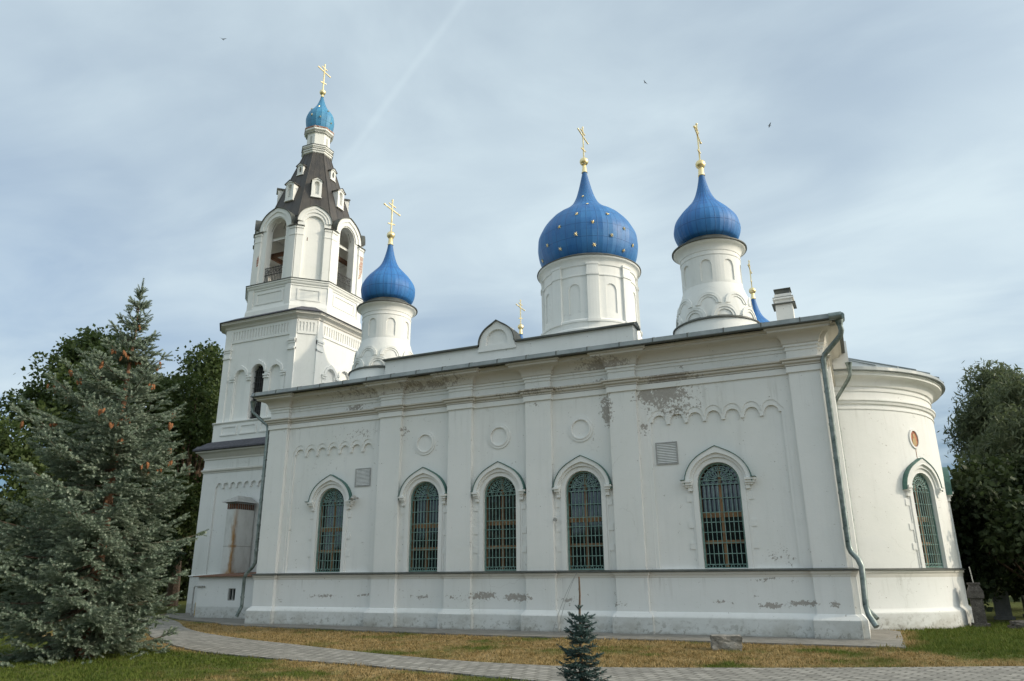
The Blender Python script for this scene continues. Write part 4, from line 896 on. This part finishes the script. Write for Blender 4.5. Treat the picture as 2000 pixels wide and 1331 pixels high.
# tent roof with its dormers
WB, WT, ZB, ZT = 2.62, .70, 19.78, 25.85
tn = MB()
def tent_w(z): return WB + (WT - WB) * (z - ZB) / (ZT - ZB)
def tring(z): r_ = .47 + (.44 - .47) * (z - ZB) / (ZT - ZB); return [Vector((*p, z)) for p in octp(tent_w(z), tent_w(z) * r_)]
RA, RB, RC = tring(ZB), tring(20.62), tring(ZT)
tn.add(RB + RC, [(i, (i + 1) % 8, 8 + (i + 1) % 8, 8 + i) for i in range(8)])
for i in range(8):                                   # below the gables the sheet only fills the valleys between them
    a, b, c, d = RA[i], RA[(i + 1) % 8], RB[(i + 1) % 8], RB[i]
    if i % 2: tn.add([a, b, c, d], [(0, 1, 2, 3)])
    else: tn.add([a, a.lerp(b, .20), d.lerp(c, .22), d, b, b.lerp(a, .20), c.lerp(d, .22), c], [(0, 1, 2, 3), (4, 5, 6, 7)])
tent = tn.build('tent_roof', 'tent', church)
rb = MB()
for i in range(8): rb.tube([(*octp(WB, WB * .47)[i], ZB), (*octp(WT, WT * .44)[i], ZT)], .03, 6)
for i in range(8):
    a, b = octp(WB, WB * .47), octp(WT, WT * .44)
    for t_ in (.33, .67):
        p0 = Vector((*a[i], ZB)).lerp(Vector((*a[(i + 1) % 8], ZB)), t_); p1 = Vector((*b[i], ZT)).lerp(Vector((*b[(i + 1) % 8], ZT)), t_); rb.tube([p0, p1], .012, 4)
rb.build('roof_seam', 'tent', tent)
def dormer(az, z0, z1, hw, oval):
    diag = abs(math.sin(2 * az)) > .5
    fac = (1 + .455) / math.sqrt(2) if diag else 1.0
    dd = tent_w(z0) * fac + (.10 if not oval else .04); f = plane_map(TX, TY, az, dd); zm = z1 - hw * .55; b = MB()
    outl = [(-hw, z0), (hw, z0), (hw, zm), (0, z1), (-hw, zm)]
    hole = [(hw * .42 * math.cos(a), (z0 + zm) / 2 + .02 + (zm - z0) * .34 * math.sin(a)) for a in np.linspace(0, 2 * PI, 17)[:-1]] if oval else arch(0, z0 + .16, hw * .50, zm - .04, 10)
    back = -(dd - tent_w(z1) * fac + .05)
    b.plate(outl, [hole], -.16, 0, f); b.plate(outl, [], back, -.16, f)
    b.plate([(-hw - .03, z0 - .05), (hw + .03, z0 - .05), (hw + .03, z0), (-hw - .03, z0)], [], back, .03, f)
    o = b.build('dormer', 'tower', church)
    g = MB().plate([(-hw - .07, zm - .05), (-hw - .07, zm + .0), (0, z1 + .075), (hw + .07, zm), (hw + .07, zm - .05), (0, z1 + .02)], [], back, .08, f)
    g.build('dormer_roof', 'tent', o)
    if oval: MB().plate(hole, [], -.14, -.12, f).build('louvre', 'darkhole', o)  # no slats: a dark sheet stands in for shade inside the oval hole
    t = MB().plate([(-hw - .05, zm - .02), (-hw + .02, zm - .02), (0, z1 - .07), (hw - .02, zm - .02), (hw + .05, zm - .02), (0, z1 + .015)], [], 0, .05, f); t.build('dormer_trim', 'tower', o)
for q in range(8): dormer(q * PI / 4, 22.12 if q % 2 else 21.95, 23.30 if q % 2 else 23.15, .28, False)
for q in range(4): dormer(q * PI / 2, 23.95, 24.65, .21, True)
nk = MB(); wn = .66
nk.sweep([(.0, 25.6), (.16, 25.72), (.16, 25.80), (.22, 25.84), (.22, 25.92), (.16, 25.95), (.16, 26.05), (.24, 26.09), (.24, 26.17), (.0, 26.2)], octp(wn, wn * .414))
nk.sweep([(0, 26.1), (0, 27.1), (.05, 27.12), (.05, 27.2), (.1, 27.25), (.17, 27.3), (.17, 27.42), (0, 27.44)], octp(wn, wn * .414))
nk = nk.build('tower_neck', 'tower', church)
z_ = MB()
for q in range(8): z_.plate(arch(0, 26.42, .08, 26.95, 8), [], 0, .006, plane_map(TX, TY, q * PI / 4, wn if q % 2 == 0 else wn)) if q % 2 == 0 else None
z_.build('niche_shade', 'inner', nk)  # flat grey plates: shade of shallow neck niches put into the colour
MB().sweep([(.02, 26.2), (.27, 26.172), (.27, 26.195)], octp(wn, wn * .414)).sweep([(.04, 27.13), (.08, 27.14), (.08, 27.16)], octp(wn, wn * .414)).sweep([(.15, 25.91), (.25, 25.925), (.25, 25.945)], octp(wn, wn * .414)).build('neck_flashing', 'flash', nk)
MB().sweep([(.16, 27.421), (.2, 27.43), (.2, 27.49), (0, 27.52)], octp(wn, wn * .414)).build('brick_edge', 'brick', nk)
TD = [(.70, 27.50), (.79, 27.75), (.84, 28.10), (.85, 28.35), (.80, 28.62), (.66, 28.90), (.46, 29.15), (.31, 29.40), (.20, 29.68), (.12, 29.95), (.07, 30.18)]
td = MB().lathe(spline(TD, 5), 16, TX, TY).build('dome', 'bluetower', church, 9, loc=(TX, TY, 27.5))
for az, z in ((10, 28.15), (-25, 28.3), (45, 28.75), (62, 28.0), (0, 29.05), (-45, 28.9)):
    for s_ in (0, 180): star(TD, TX, TY, math.radians(az + 30 + s_), z, .075, td)
MB().lathe([(.07, 30.1), (.10, 30.12), (.07, 30.3), (.05, 30.35)], 12, TX, TY).build('gilded_neck', 'gold', td, 40)
cross(TX, TY, 30.6, 1.95, 1.15, .19, 30.47, church)
# bells hang in the belfry: things of their own
def bell(x, y, z, s, label):
    o = MB().lathe([(.001, z), (.10 * s, z), (.16 * s, z - .05 * s), (.19 * s, z - .2 * s), (.22 * s, z - .36 * s), (.29 * s, z - .48 * s), (.33 * s, z - .54 * s), (.30 * s, z - .54 * s), (.18 * s, z - .3 * s), (.001, z - .1 * s)], 24, x, y).tube([(x, y, z - .02), (x, y, z + .14)], .03).build('bell', 'bronze', None, 40, loc=(x, y, z))
    MB().tube([(x, y, z - .15 * s), (x, y, z - .5 * s)], .018, 6, .035).build('clapper', 'iron', o)
    tag(o, label, 'bell')
bell(TX + 1.65, TY - .75, 18.87, 1.0, 'bronze church bell hanging in the right-hand open arch of the belfry')

# ------------------------------------------------------------------ ground, paths
g = MB(); n = 40; S = 700
xs = sorted(set([-S, -300, -120, -60] + list(np.linspace(-40, 45, 60)) + [60, 120, 300, S])); ys = sorted(set([-S, -300, -120, -60] + list(np.linspace(-40, 45, 60)) + [60, 120, 300, S]))
rr = random.Random(3)
vs = [(x, y, (rr.uniform(-.012, .012) if (-26 < x < 30 and -20 < y < -4) else 0) - .012) for y in ys for x in xs]; nx = len(xs)
g.add(vs, [(j * nx + i, j * nx + i + 1, (j + 1) * nx + i + 1, (j + 1) * nx + i) for j in range(len(ys) - 1) for i in range(nx - 1)])
tag(g.build('ground', 'ground', nrm=False), kind='structure')
def sheet(name, pts, mat, z, th=.05):
    o = MB().plate(pts, [], z - th, z, lambda u, v, w_: (u, v, w_)).build(name, mat); return tag(o, kind='structure')
PATH_UP = [(-13.6, 3.0), (-10.6, 1.7), (-7.6, -.28), (-4.9, -2.4), (-2.24, -4.06), (.68, -5.37), (2.76, -6.1), (5.77, -7.17), (7.51, -7.66), (8.84, -7.95), (10.02, -8.06), (11.09, -8.05), (12.04, -7.90), (13.6, -7.35), (15.46, -6.62), (18.81, -5.07), (24, -2.7), (40, 4.5)]
PATH_LO = [(-13.9, 1.2), (-10.2, -.4), (-6.5, -2.6), (-3.0, -5.4), (.32, -7.46), (2.41, -8.44), (4.35, -8.87), (5.92, -9.09), (7.28, -9.25), (8.65, -9.54), (9.8, -9.72), (10.86, -9.95), (11.65, -10.2), (13.6, -11.6), (16, -14), (19, -18), (30, -24), (46, -10)]
def smoothp(P, n=4):
    return [(a, b) for a, b in [tuple(p) for p in np.array([[*q] for q in _cr(P, n)])]]
def _cr(P, n):
    P = [np.array(p, float) for p in P]; P = [2 * P[0] - P[1]] + P + [2 * P[-1] - P[-2]]; o = []
    for i in range(1, len(P) - 2):
        for j in range(n):
            t = j / n; a, b, c, d = P[i - 1:i + 3]; o.append(.5 * ((2 * b) + (-a + c) * t + (2 * a - 5 * b + 4 * c - d) * t * t + (-a + 3 * b - 3 * c + d) * t ** 3))
    o.append(P[-2]); return o
PU, PLo = smoothp(PATH_UP), smoothp(PATH_LO)
pathpoly = PU + PLo[::-1]
sheet('path', pathpoly, 'paver', .022)
APR = [(-13.5, 4.9), (-13.5, 3.9), (-10.9, 2.2), (-8.38, .85), (-6.2, .17), (-4.9, -.75), (-3.56, -1.0), (2.32, -1.65), (6.15, -1.95), (9, -1.95), (12, -1.85), (15.21, -1.9), (17.04, -2.0), (17.1, 3.2), (16.3, 4.5), (16.2, 5)] 
sheet('apron', APR, 'concrete', .03)
# ------------------------------------------------------------------ vegetation helpers
def instanced(name, proto_v, proto_f, mats, mat, parent=None, loc=(0, 0, 0)):
    """one mesh of many transformed copies of a tiny prototype; mats: (n,3,4)"""
    pv = np.array(proto_v, np.float32); nv = len(pv); n = len(mats)
    V = np.einsum('nij,vj->nvi', mats[:, :, :3], pv) + mats[:, None, :, 3]
    V = V.reshape(-1, 3).astype(np.float32)
    fl = [len(f) for f in proto_f]; fi = np.concatenate([np.array(f) for f in proto_f])
    I = (fi[None, :] + (np.arange(n) * nv)[:, None]).ravel().astype(np.int32)
    tot = np.tile(np.array(fl, np.int32), n); st = np.concatenate([[0], np.cumsum(tot)[:-1]]).astype(np.int32)
    me = bpy.data.meshes.new(name); me.vertices.add(len(V)); me.vertices.foreach_set('co', V.ravel())
    me.loops.add(len(I)); me.loops.foreach_set('vertex_index', I); me.polygons.add(len(tot)); me.polygons.foreach_set('loop_start', st)
    try: me.polygons.foreach_set('loop_total', tot)
    except Exception: pass
    me.update(calc_edges=True); me.materials.append(M[mat])
    o = bpy.data.objects.new(name, me); COL.objects.link(o); o.location = loc
    if parent: o.parent = parent
    return o
def frames(dirs, ups, scale, pos):
    """matrices whose local z runs along dirs"""
    z = dirs / np.linalg.norm(dirs, axis=1, keepdims=True); x = np.cross(ups, z); x /= (np.linalg.norm(x, axis=1, keepdims=True) + 1e-9); y = np.cross(z, x)
    m = np.stack([x, y, z], axis=2) * scale[:, None, None]
    return np.concatenate([m, pos[:, :, None]], axis=2)
# a spruce shoot: a stalk bristling with narrow needle bunches
def shoot_proto(rings=6, per=6, L_=1.0, nl=.25, nw=.05, seed=1):
    r = random.Random(seed); V, F = [], []
    for i in range(rings):
        z = L_ * i / rings
        for k in range(per):
            a = 2 * PI * (k + .5 * (i % 2)) / per + r.uniform(-.2, .2); ln = nl * (1 - .35 * i / rings) * r.uniform(.8, 1.15)
            d = (math.cos(a) * .80, math.sin(a) * .80, .62); t = (-math.sin(a), math.cos(a)); b = len(V)
            V += [(t[0] * nw, t[1] * nw, z), (-t[0] * nw, -t[1] * nw, z), (d[0] * ln, d[1] * ln, z + d[2] * ln)]; F.append((b, b + 1, b + 2))
    b = len(V); V += [(.05, 0, 0), (-.03, .04, 0), (-.03, -.04, 0), (0, 0, L_ * 1.15)]; F += [(b, b + 1, b + 3), (b + 1, b + 2, b + 3), (b + 2, b, b + 3)]
    return V, F
def spruce(name, loc, height, Rfun, whorl, nbr, label, mat, shoot_len, seed, cones=0, leader=0.0, asym=None, tilt=(0, 0)):
    rng = np.random.default_rng(seed); root = empty(name, loc, label, 'spruce')
    tr = MB(); m = 14
    tr.tube([(tilt[0] * (t / m) ** 2 + .02 * math.sin(t * 1.7) * height / 8, tilt[1] * (t / m) ** 2, -.1 + (height + .1) * t / m) for t in range(m + 1)], .018 * height, 9, .006 if height > 3 else .011)
    o = tr.build('trunk', 'redbark' if height > 3 else 'bark', root, 40); o.location = (0, 0, 0)
    pos, dr, up, sc = [], [], [], []; br = MB(); conep = []
    z = .12 * height / 8
    while z < height * (1 - leader) - .04:
        fz = z / height; n = max(4, int(nbr * (1 - .35 * fz) + rng.integers(-1, 2)))
        for k in range(n):
            az = 2 * PI * (k + rng.random()) / n; zz = z + rng.uniform(-.28, .28) * whorl; zz = max(.03, min(zz, height * (1 - leader) - .03))
            L_ = Rfun(zz) * rng.uniform(.70, 1.12)
            if asym: L_ *= 1 + asym[2] * max(0, math.cos(az) * asym[0] + math.sin(az) * asym[1])
            ax = np.array([tilt[0] * (zz / height) ** 2, tilt[1] * (zz / height) ** 2, zz])
            el = math.radians(np.interp(fz, [0, .25, .6, .85, 1.0], [-10, -4, 10, 32, 58])) + rng.uniform(-.12, .12)
            h = np.array([math.cos(az), math.sin(az), 0]); pts = []
            ns = max(4, int(L_ / .10)); sag = np.interp(fz, [0, .5, 1], [.22, .12, 0])
            for i in range(ns + 1):
                s = i / ns; pts.append(ax + h * (L_ * s * math.cos(el)) + np.array([0, 0, L_ * s * math.sin(el) - sag * L_ * s * (1 - s) * 2.2 + .10 * L_ * s ** 3]))
            br.tube([tuple(p) for p in pts[::max(1, ns // 4)]] + [tuple(pts[-1])], .012 + .008 * L_ if height > 3 else .007, 5, .004)
            side = np.array([-math.sin(az), math.cos(az), 0])
            step = shoot_len * .62
            cnt = int(L_ / step)
            for i in range(cnt + 1):
                s = min(1, (i + .3) / max(1, cnt))
                if s < (.16 if L_ > .8 else .05): continue
                p = pts[min(ns, int(s * ns))]; q = pts[min(ns, int(s * ns) + 1)] if int(s * ns) < ns else pts[ns] * 2 - pts[ns - 1]
                d = q - p; d /= np.linalg.norm(d) + 1e-9
                # shoot along the branch
                pos.append(p); dr.append(d); up.append([0, 0, 1]); sc.append(shoot_len * rng.uniform(.9, 1.3))
                tw = L_ * .42 * (1 - s) ** .8 + shoot_len * 1.2; tw = min(tw, .75 * height / 8.5 + .05)
                for sg in (-1, 1):
                    if rng.random() < .12: continue
                    td_ = d * rng.uniform(.55, .95) + side * sg * rng.uniform(.75, 1.0) + np.array([0, 0, rng.uniform(-.16, .10) - .08 * (1 - fz)]); td_ /= np.linalg.norm(td_)
                    nsh = max(1, int(tw / (shoot_len * .72)))
                    for j in range(nsh):
                        pj = p + td_ * (j * shoot_len * .72) + np.array([0, 0, -.05 * (j * shoot_len) ** 2 * 6])
                        pos.append(pj); dr.append(td_ + rng.normal(0, .12, 3)); up.append([0, 0, 1]); sc.append(shoot_len * rng.uniform(.85, 1.25))
                        if j > 0:
                            for s2 in (-1, 1):
                                if rng.random() < .58:
                                    e = td_ * .8 + np.cross(td_, [0, 0, 1]) * s2 * .75 + np.array([0, 0, rng.uniform(-.45, .1)])
                                    pos.append(pj); dr.append(e); up.append([0, 0, 1]); sc.append(shoot_len * rng.uniform(.7, 1.1))
            if cones and fz > .42 and L_ > .2 and h[0] * .8 - h[1] * .6 > -.25:
                for s in (.95, .72, .5):
                    if rng.random() < .55: conep.append(pts[int(s * ns)] + np.array([rng.uniform(-.06, .06), rng.uniform(-.06, .06), -.07]))
        z += whorl
    if leader:
        for i in range(6):
            a = 2 * PI * i / 6; pos.append(np.array([0, 0, height * (1 - leader)])); dr.append(np.array([math.cos(a), math.sin(a), 1.0])); up.append([0, 0, 1.01]); sc.append(shoot_len * 1.2)
    else:
        for i in range(5): pos.append(np.array([tilt[0], tilt[1], height - .12 * i])); dr.append(np.array([.05, 0, 1])); up.append([1, 0, 0]); sc.append(shoot_len * 1.3)
    b = br.build('limbs', 'bark', root, 40, nrm=False); b.location = (0, 0, 0)
    pos, dr, up, sc = map(lambda a: np.array(a, float), (pos, dr, up, sc))
    V, F = shoot_proto(6, 6, 1.0, .28, .06)
    instanced('foliage', V, F, frames(dr, up + .001, sc, pos), mat, root)
    if cones:
        pr = [(.001, 0), (.014, -.012), (.024, -.035), (.026, -.07), (.021, -.11), (.010, -.14), (.001, -.15)]
        cm = MB().lathe([(r * 1.2, z * 1.0) for r, z in pr], 9).build('cone', 'cone', root, 50); cm.location = (0, 0, 0); first = True
        rng.shuffle(conep); out_ = []
        for p in conep[:32]:
            out_ += [p] + [p + np.array([rng.uniform(-.11, .11), rng.uniform(-.11, .11), rng.uniform(-.06, .04)]) for _ in range(2)]
        for p in out_[:96]:
            c = cm if first else cm.copy()
            if not first: COL.objects.link(c); c.parent = root
            first = False; c.location = tuple(p); c.rotation_euler = (rng.uniform(-.35, .35), rng.uniform(-.35, .35), rng.uniform(0, 6)); q = rng.uniform(.8, 1.15); c.scale = (q, q, q)
    print(name, len(pos), 'shoots'); return root
def big_R(z): return float(np.interp(z, [0, .5, 1.5, 3, 4, 5, 6, 6.8, 7.4, 8.0, 8.55], [1.55, 1.9, 2.0, 1.95, 1.75, 1.5, 1.05, .60, .36, .22, .05]))
spruce('blue_spruce', (.62, -10.15, 0), 8.75, big_R, .44, 11, 'tall grey-green spruce full of orange cones beside the church porch', 'spruce', .185, 11, cones=True, asym=(-.6, -.8, .30))
def small_R(z): return float(np.interp(z, [0, .25, .6, .95, 1.2], [.42, .40, .26, .17, .11]))
spruce('young_spruce', (12.72, -11.6, -.02), 1.64, small_R, .095, 7, 'knee-high blue-green young spruce with a long bare leader, beside the path', 'spruce2', .075, 5, leader=.27, tilt=(.02, 0))

def broadleaf(name, loc, height, crown_r, crown_z0, seed, label, mat, nclump, per, leaf, group=None, squash=1.0, droop=0.0, cat='tree'):
    rng = np.random.default_rng(seed); root = empty(name, loc, label, cat, group)
    zc = (height + crown_z0) / 2; hz = (height - crown_z0) / 2
    cl = []
    for i in range(nclump):
        while 1:
            p = rng.uniform(-1, 1, 3)
            r = np.linalg.norm(p)
            if .25 < r < 1: break
        p = p / r * r ** .45
        cl.append(np.array([p[0] * crown_r * .86, p[1] * crown_r * .86, zc + p[2] * hz * .86]))
    tr = MB(); top = np.array([0, 0, crown_z0 + hz * .9])
    tr.tube([(0, 0, -.2), (.05, .03, crown_z0 * .5), (0, .06, crown_z0), tuple(top)], height * .025, 8, height * .008)
    for c in cl[::2]:
        z0 = rng.uniform(.5, 1) * crown_z0 + .3 * hz; a = np.array([0, 0, z0]); m_ = (a + c) / 2 + rng.normal(0, .25, 3) + np.array([0, 0, .4])
        tr.tube([tuple(a), tuple(m_), tuple(c)], height * .008, 5, .02)
    o = tr.build('trunk', 'bark', root, 40, nrm=False); o.location = (0, 0, 0)
    pos = []
    for c in cl:
        cr = crown_r * rng.uniform(.20, .38); n = int(per * (cr / (crown_r * .3)) ** 2)
        v = rng.normal(0, 1, (n, 3)); v /= np.linalg.norm(v, axis=1, keepdims=True); v *= (rng.random((n, 1)) ** .5); v[:, 2] *= .75 * squash
        # leaves gather in small sprays
        sp = rng.normal(0, 1, (max(6, n // 14), 3)); sp /= np.linalg.norm(sp, axis=1, keepdims=True); sp *= rng.random((len(sp), 1)) ** .35; sp[:, 2] *= .8
        idx = rng.integers(0, len(sp), n); w_ = sp[idx] * 1.0 + rng.normal(0, .13, (n, 3))
        v = np.where(rng.random((n, 1)) < .80, w_, v)
        q = c + v * cr * (1 + .25 * rng.random((n, 1)) ** 3)
        if droop: q[:, 2] -= droop * (rng.random(n) ** 2) * np.clip(np.hypot(q[:, 0], q[:, 1]) / crown_r, 0, 1)
        pos.append(q)
    pos = np.concatenate(pos); n = len(pos); d = rng.normal(0, 1, (n, 3)); d[:, 2] -= droop * .8; u = rng.normal(0, 1, (n, 3))
    V = [(-.32, 0, 0), (0, .05, .5), (.32, 0, 0), (0, -.05, -.5)] if not droop else [(-.15, 0, 0), (0, .04, .6), (.15, 0, 0), (0, -.04, -.6)]
    instanced('crown', V, [(0, 1, 2), (0, 2, 3)], frames(d, u, leaf * rng.uniform(.6, 1.3, n), pos), mat, root)
    return root
camp = np.array([16.49, -21.96])
def at(dx, dy, dist): v = np.array([dx, dy]); v = v / np.linalg.norm(v); p = camp + v * dist; return (float(p[0]), float(p[1]), 0)
G1 = 'broad trees behind the church porch on the left'
broadleaf('oak_tree', at(-.812, .584, 50), 16.3, 4.9, 3, 21, 'largest dark green broadleaf tree, directly behind the tall spruce', 'leafA', 60, 950, .26, G1)
broadleaf('oak_tree', at(-.750, .66, 52), 16.9, 4.6, 3, 22, 'dark broadleaf tree between the tall spruce and the bell tower', 'leafA', 50, 950, .26, G1)
broadleaf('oak_tree', at(-.878, .478, 46), 9.6, 4.6, 1.0, 23, 'lower broadleaf tree at the left edge, sloping down from the large one', 'leafA', 44, 900, .26, G1)
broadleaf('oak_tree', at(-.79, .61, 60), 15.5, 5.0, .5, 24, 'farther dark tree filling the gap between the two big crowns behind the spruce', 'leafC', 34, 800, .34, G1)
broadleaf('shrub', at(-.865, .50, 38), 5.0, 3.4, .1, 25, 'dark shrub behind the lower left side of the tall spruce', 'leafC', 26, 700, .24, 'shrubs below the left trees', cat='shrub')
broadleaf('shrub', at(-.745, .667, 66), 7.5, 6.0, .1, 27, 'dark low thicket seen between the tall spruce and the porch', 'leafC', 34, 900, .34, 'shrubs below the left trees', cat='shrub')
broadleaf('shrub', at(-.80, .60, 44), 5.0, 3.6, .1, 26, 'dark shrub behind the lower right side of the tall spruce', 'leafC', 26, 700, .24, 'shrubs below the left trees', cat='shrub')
G2 = 'trees right of the apse'
broadleaf('willow_tree', at(.186, .983, 42), 12.0, 3.0, 1.5, 31, 'pale feathery willow rising highest right of the apse', 'leafB', 52, 1300, .24, G2, droop=.9)
broadleaf('willow_tree', at(.205, .979, 37), 10.0, 3.0, 1.0, 35, 'willow at the right edge in front of the pale one', 'leafB', 40, 1200, .24, G2, droop=.9)
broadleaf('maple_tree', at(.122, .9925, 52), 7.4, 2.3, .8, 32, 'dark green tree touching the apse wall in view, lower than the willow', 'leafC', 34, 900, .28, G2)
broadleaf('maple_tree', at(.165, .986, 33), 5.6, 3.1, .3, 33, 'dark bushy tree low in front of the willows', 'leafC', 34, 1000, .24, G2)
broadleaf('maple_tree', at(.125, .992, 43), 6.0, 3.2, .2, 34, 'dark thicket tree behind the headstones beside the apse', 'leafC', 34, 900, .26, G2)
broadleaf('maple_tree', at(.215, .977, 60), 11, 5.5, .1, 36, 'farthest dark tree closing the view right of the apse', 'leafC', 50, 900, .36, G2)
# ------------------------------------------------------------------ grass blades
def inside(poly, X, Y):
    c = np.zeros(len(X), bool); n = len(poly)
    for i in range(n):
        x1, y1 = poly[i]; x2, y2 = poly[(i + 1) % n]
        if y1 == y2: continue
        k_ = ((y1 > Y) != (y2 > Y)) & (X < (x2 - x1) * (Y - y1) / (y2 - y1) + x1); c ^= k_
    return c
def grass():
    r = np.random.default_rng(2); n = 230000
    X = r.uniform(-9, 24, n); Y = r.uniform(-13.5, 9, n)
    d = np.hypot(X - 16.49, Y + 21.96); keep = (r.random(n) < np.clip((15 / d) ** 1.5, .15, 1)) & ~inside(pathpoly, X + r.normal(0, .06, n), Y + r.normal(0, .07, n)) & ~inside(APR, X + r.normal(0, .04, n), Y + r.normal(0, .06, n))
    keep &= ~((X > -13.2) & (X < 16.4) & (Y > -.2)) & (np.hypot(X - AX, Y - AY) > 5.05)
    ang = (X - 16.49) * math.cos(YAW) + (Y + 21.96) * math.sin(YAW); dep = -(X - 16.49) * math.sin(YAW) + (Y + 21.96) * math.cos(YAW)
    keep &= (np.abs(ang / np.maximum(dep, 1)) < .80)
    X, Y = X[keep], Y[keep]; n = len(X)
    V = []; F = []; q = random.Random(4)
    for i in range(5):
        a = q.uniform(0, 2 * PI); l = q.uniform(.3, 1); ox, oy = q.uniform(-.5, .5), q.uniform(-.5, .5); t = .13; b = len(V)
        V += [(ox + t * math.cos(a), oy + t * math.sin(a), 0), (ox - t * math.cos(a), oy - t * math.sin(a), 0), (ox + .5 * l * math.sin(a), oy - .5 * l * math.cos(a), l)]; F.append((b, b + 1, b + 2))
    cl_ = .5 + .5 * np.sin(X * 2.3 + 1.3 * np.sin(Y * 3.1)) * np.sin(Y * 2.9 + 1.7 * np.sin(X * 1.7)); h = r.uniform(.03, .07, n) * (.75 + .75 * cl_) * np.where((X > 16.5) & (Y > -2.5), 1.7, 1.0)
    dirs = np.stack([r.normal(0, .15, n), r.normal(0, .15, n), np.ones(n)], 1); a = r.uniform(0, 2 * PI, n); ups = np.stack([np.cos(a), np.sin(a), 0 * a], 1)
    o = instanced('grass', V, F, frames(dirs, ups, h, np.stack([X, Y, np.full(n, -.005)], 1)), 'grass')
    tag(o, 'short dry golden and green turf around the paved path', 'grass', kind='stuff'); print('tufts', n)
grass()
# ------------------------------------------------------------------ small things
def rock(name, loc, sx, sy, sz, seed, mat, label, cat='stone', sub=3, rough=.12, boxy=.55):
    r = random.Random(seed); bm = bmesh.new(); bmesh.ops.create_cube(bm, size=2); bmesh.ops.subdivide_edges(bm, edges=bm.edges, cuts=7, use_grid_fill=True)
    from mathutils import noise as mnz
    for v in bm.verts:
        p = v.co.normalized() * 1.25; v.co = v.co.lerp(p, 1 - boxy); nz = mnz.fractal(v.co * 1.6 + Vector((seed, 0, 0)), 1.0, 2.0, 4); v.co *= 1 + rough * nz; v.co.x *= sx / 2; v.co.y *= sy / 2; v.co.z *= sz / 2; v.co.z += sz / 2 - .03
    me = bpy.data.meshes.new(name); bm.to_mesh(me); bm.free(); me.materials.append(M[mat]); o = bpy.data.objects.new(name, me); COL.objects.link(o); o.location = loc
    return tag(o, label, cat)
o = rock('stone_block', (13.33, -3.55, 0), .66, .5, .33, 5, 'stone', 'rough-hewn grey stone block lying on the dry grass before the wall', boxy=.93, rough=.09); o.rotation_euler.z = .25
# headstone monument with an iron cross, beside the apse
mo = empty('grave_monument', (19.46, 6.3, 0), 'dark column-like grave monument with a thin iron cross beside the apse', 'grave monument')
m = MB().box(-.24, .24, -.22, .22, -.05, .12).box(-.16, .16, -.15, .15, .12, .92)
m = m.build('pedestal', 'grave'); m.parent = mo
m = MB().box(-.21, .21, -.20, .20, .86, 1.08).add([(-.20, -.17, 1.08), (.20, -.17, 1.08), (.20, .17, 1.08), (-.20, .17, 1.08), (-.13, -.11, 1.26), (.13, -.11, 1.26), (.13, .11, 1.26), (-.13, .11, 1.26)], [(0, 1, 5, 4), (1, 2, 6, 5), (2, 3, 7, 6), (3, 0, 4, 7), (4, 5, 6, 7)]).box(-.17, .17, -.13, .13, 1.26, 1.32).build('capital', 'grave'); m.parent = mo
m = MB().tube([(0, 0, 1.32), (-.03, 0, 1.80)], .016, 6).build('cross', 'greyg'); m.parent = mo
def headstone(x, y, wd, h, label, mat, rot=0):
    o = MB().plate(arch(0, -.05, wd / 2, h, 12, 0, rise=wd * .28), [], -.07, .07, lambda u, v, w_: (u, w_, v)).box(-wd * .62, wd * .62, -.14, .14, -.05, .10).build('headstone', mat); o.location = (x, y, 0); o.rotation_euler.z = rot; return tag(o, label, 'headstone', 'headstones in the shade by the apse')
headstone(20.75, 11.2, .5, 1.05, 'pale upright headstone behind the dark monument', 'gravel2', .1)
headstone(21.9, 13.0, .5, .9, 'smaller grey headstone at the foot of the dark trees', 'grave', -.1)
o = rock('dark_stone', (20.55, 5.7, 0), .75, .35, .26, 9, 'grave', 'dark flat stone slab lying in the green grass at the right edge', rough=.25); 
# three birds high in the sky
for (x, y, z, lb, rz) in ((-63.98, 45, 81.89, 'tiny bird high in the sky left of the tower cross', .3), (1.69, 45, 52.4, 'tiny bird above the central starry dome', 1.2), (13.61, 45, 43.51, 'tiny bird to the right of the front right cupola cross', 2.0)):
    s = .38 * (2.0 if x < -20 else 1.0)
    b = MB().add([(0, s * .55, 0), (.10 * s, 0, .03), (0, -.55 * s, 0), (-.10 * s, 0, .03), (0, 0, .09 * s), (0, 0, -.09 * s), (s, -.1 * s, .30 * s), (.1 * s, .22 * s, .05), (-s, -.1 * s, .30 * s), (-.1 * s, .22 * s, .05), (.1 * s, -.15 * s, .04), (-.1 * s, -.15 * s, .04)],
                 [(0, 1, 4), (1, 2, 4), (2, 3, 4), (3, 0, 4), (0, 5, 1), (1, 5, 2), (2, 5, 3), (3, 5, 0), (7, 6, 10), (9, 11, 8)]).build('bird', 'iron'); b.location = (x, y, z); b.rotation_euler = (.2, .3, rz); tag(b, lb, 'bird', 'birds in the sky')
# far wood behind the viewer, which the panes reflect
def farwood():
    r = np.random.default_rng(8); n = 26000; a = r.uniform(-PI * .95, -PI * .05, n); R = r.uniform(70, 85, n); H = 7.5 + 2.5 * np.sin(a * 11) + 1.6 * np.sin(a * 29 + 1)
    z = r.random(n) ** .7 * H; P = np.stack([8 + R * np.cos(a), -12 + R * np.sin(a), z], 1)
    o = instanced('wood', [(-.5, 0, 0), (0, .1, .5), (.5, 0, 0), (0, -.1, -.5)], [(0, 1, 2), (0, 2, 3)], frames(r.normal(0, 1, (n, 3)), r.normal(0, 1, (n, 3)), r.uniform(1, 2.0, n), P), 'leafC'); tag(o, 'distant belt of dark trees across the field', 'wood', kind='stuff')
farwood()
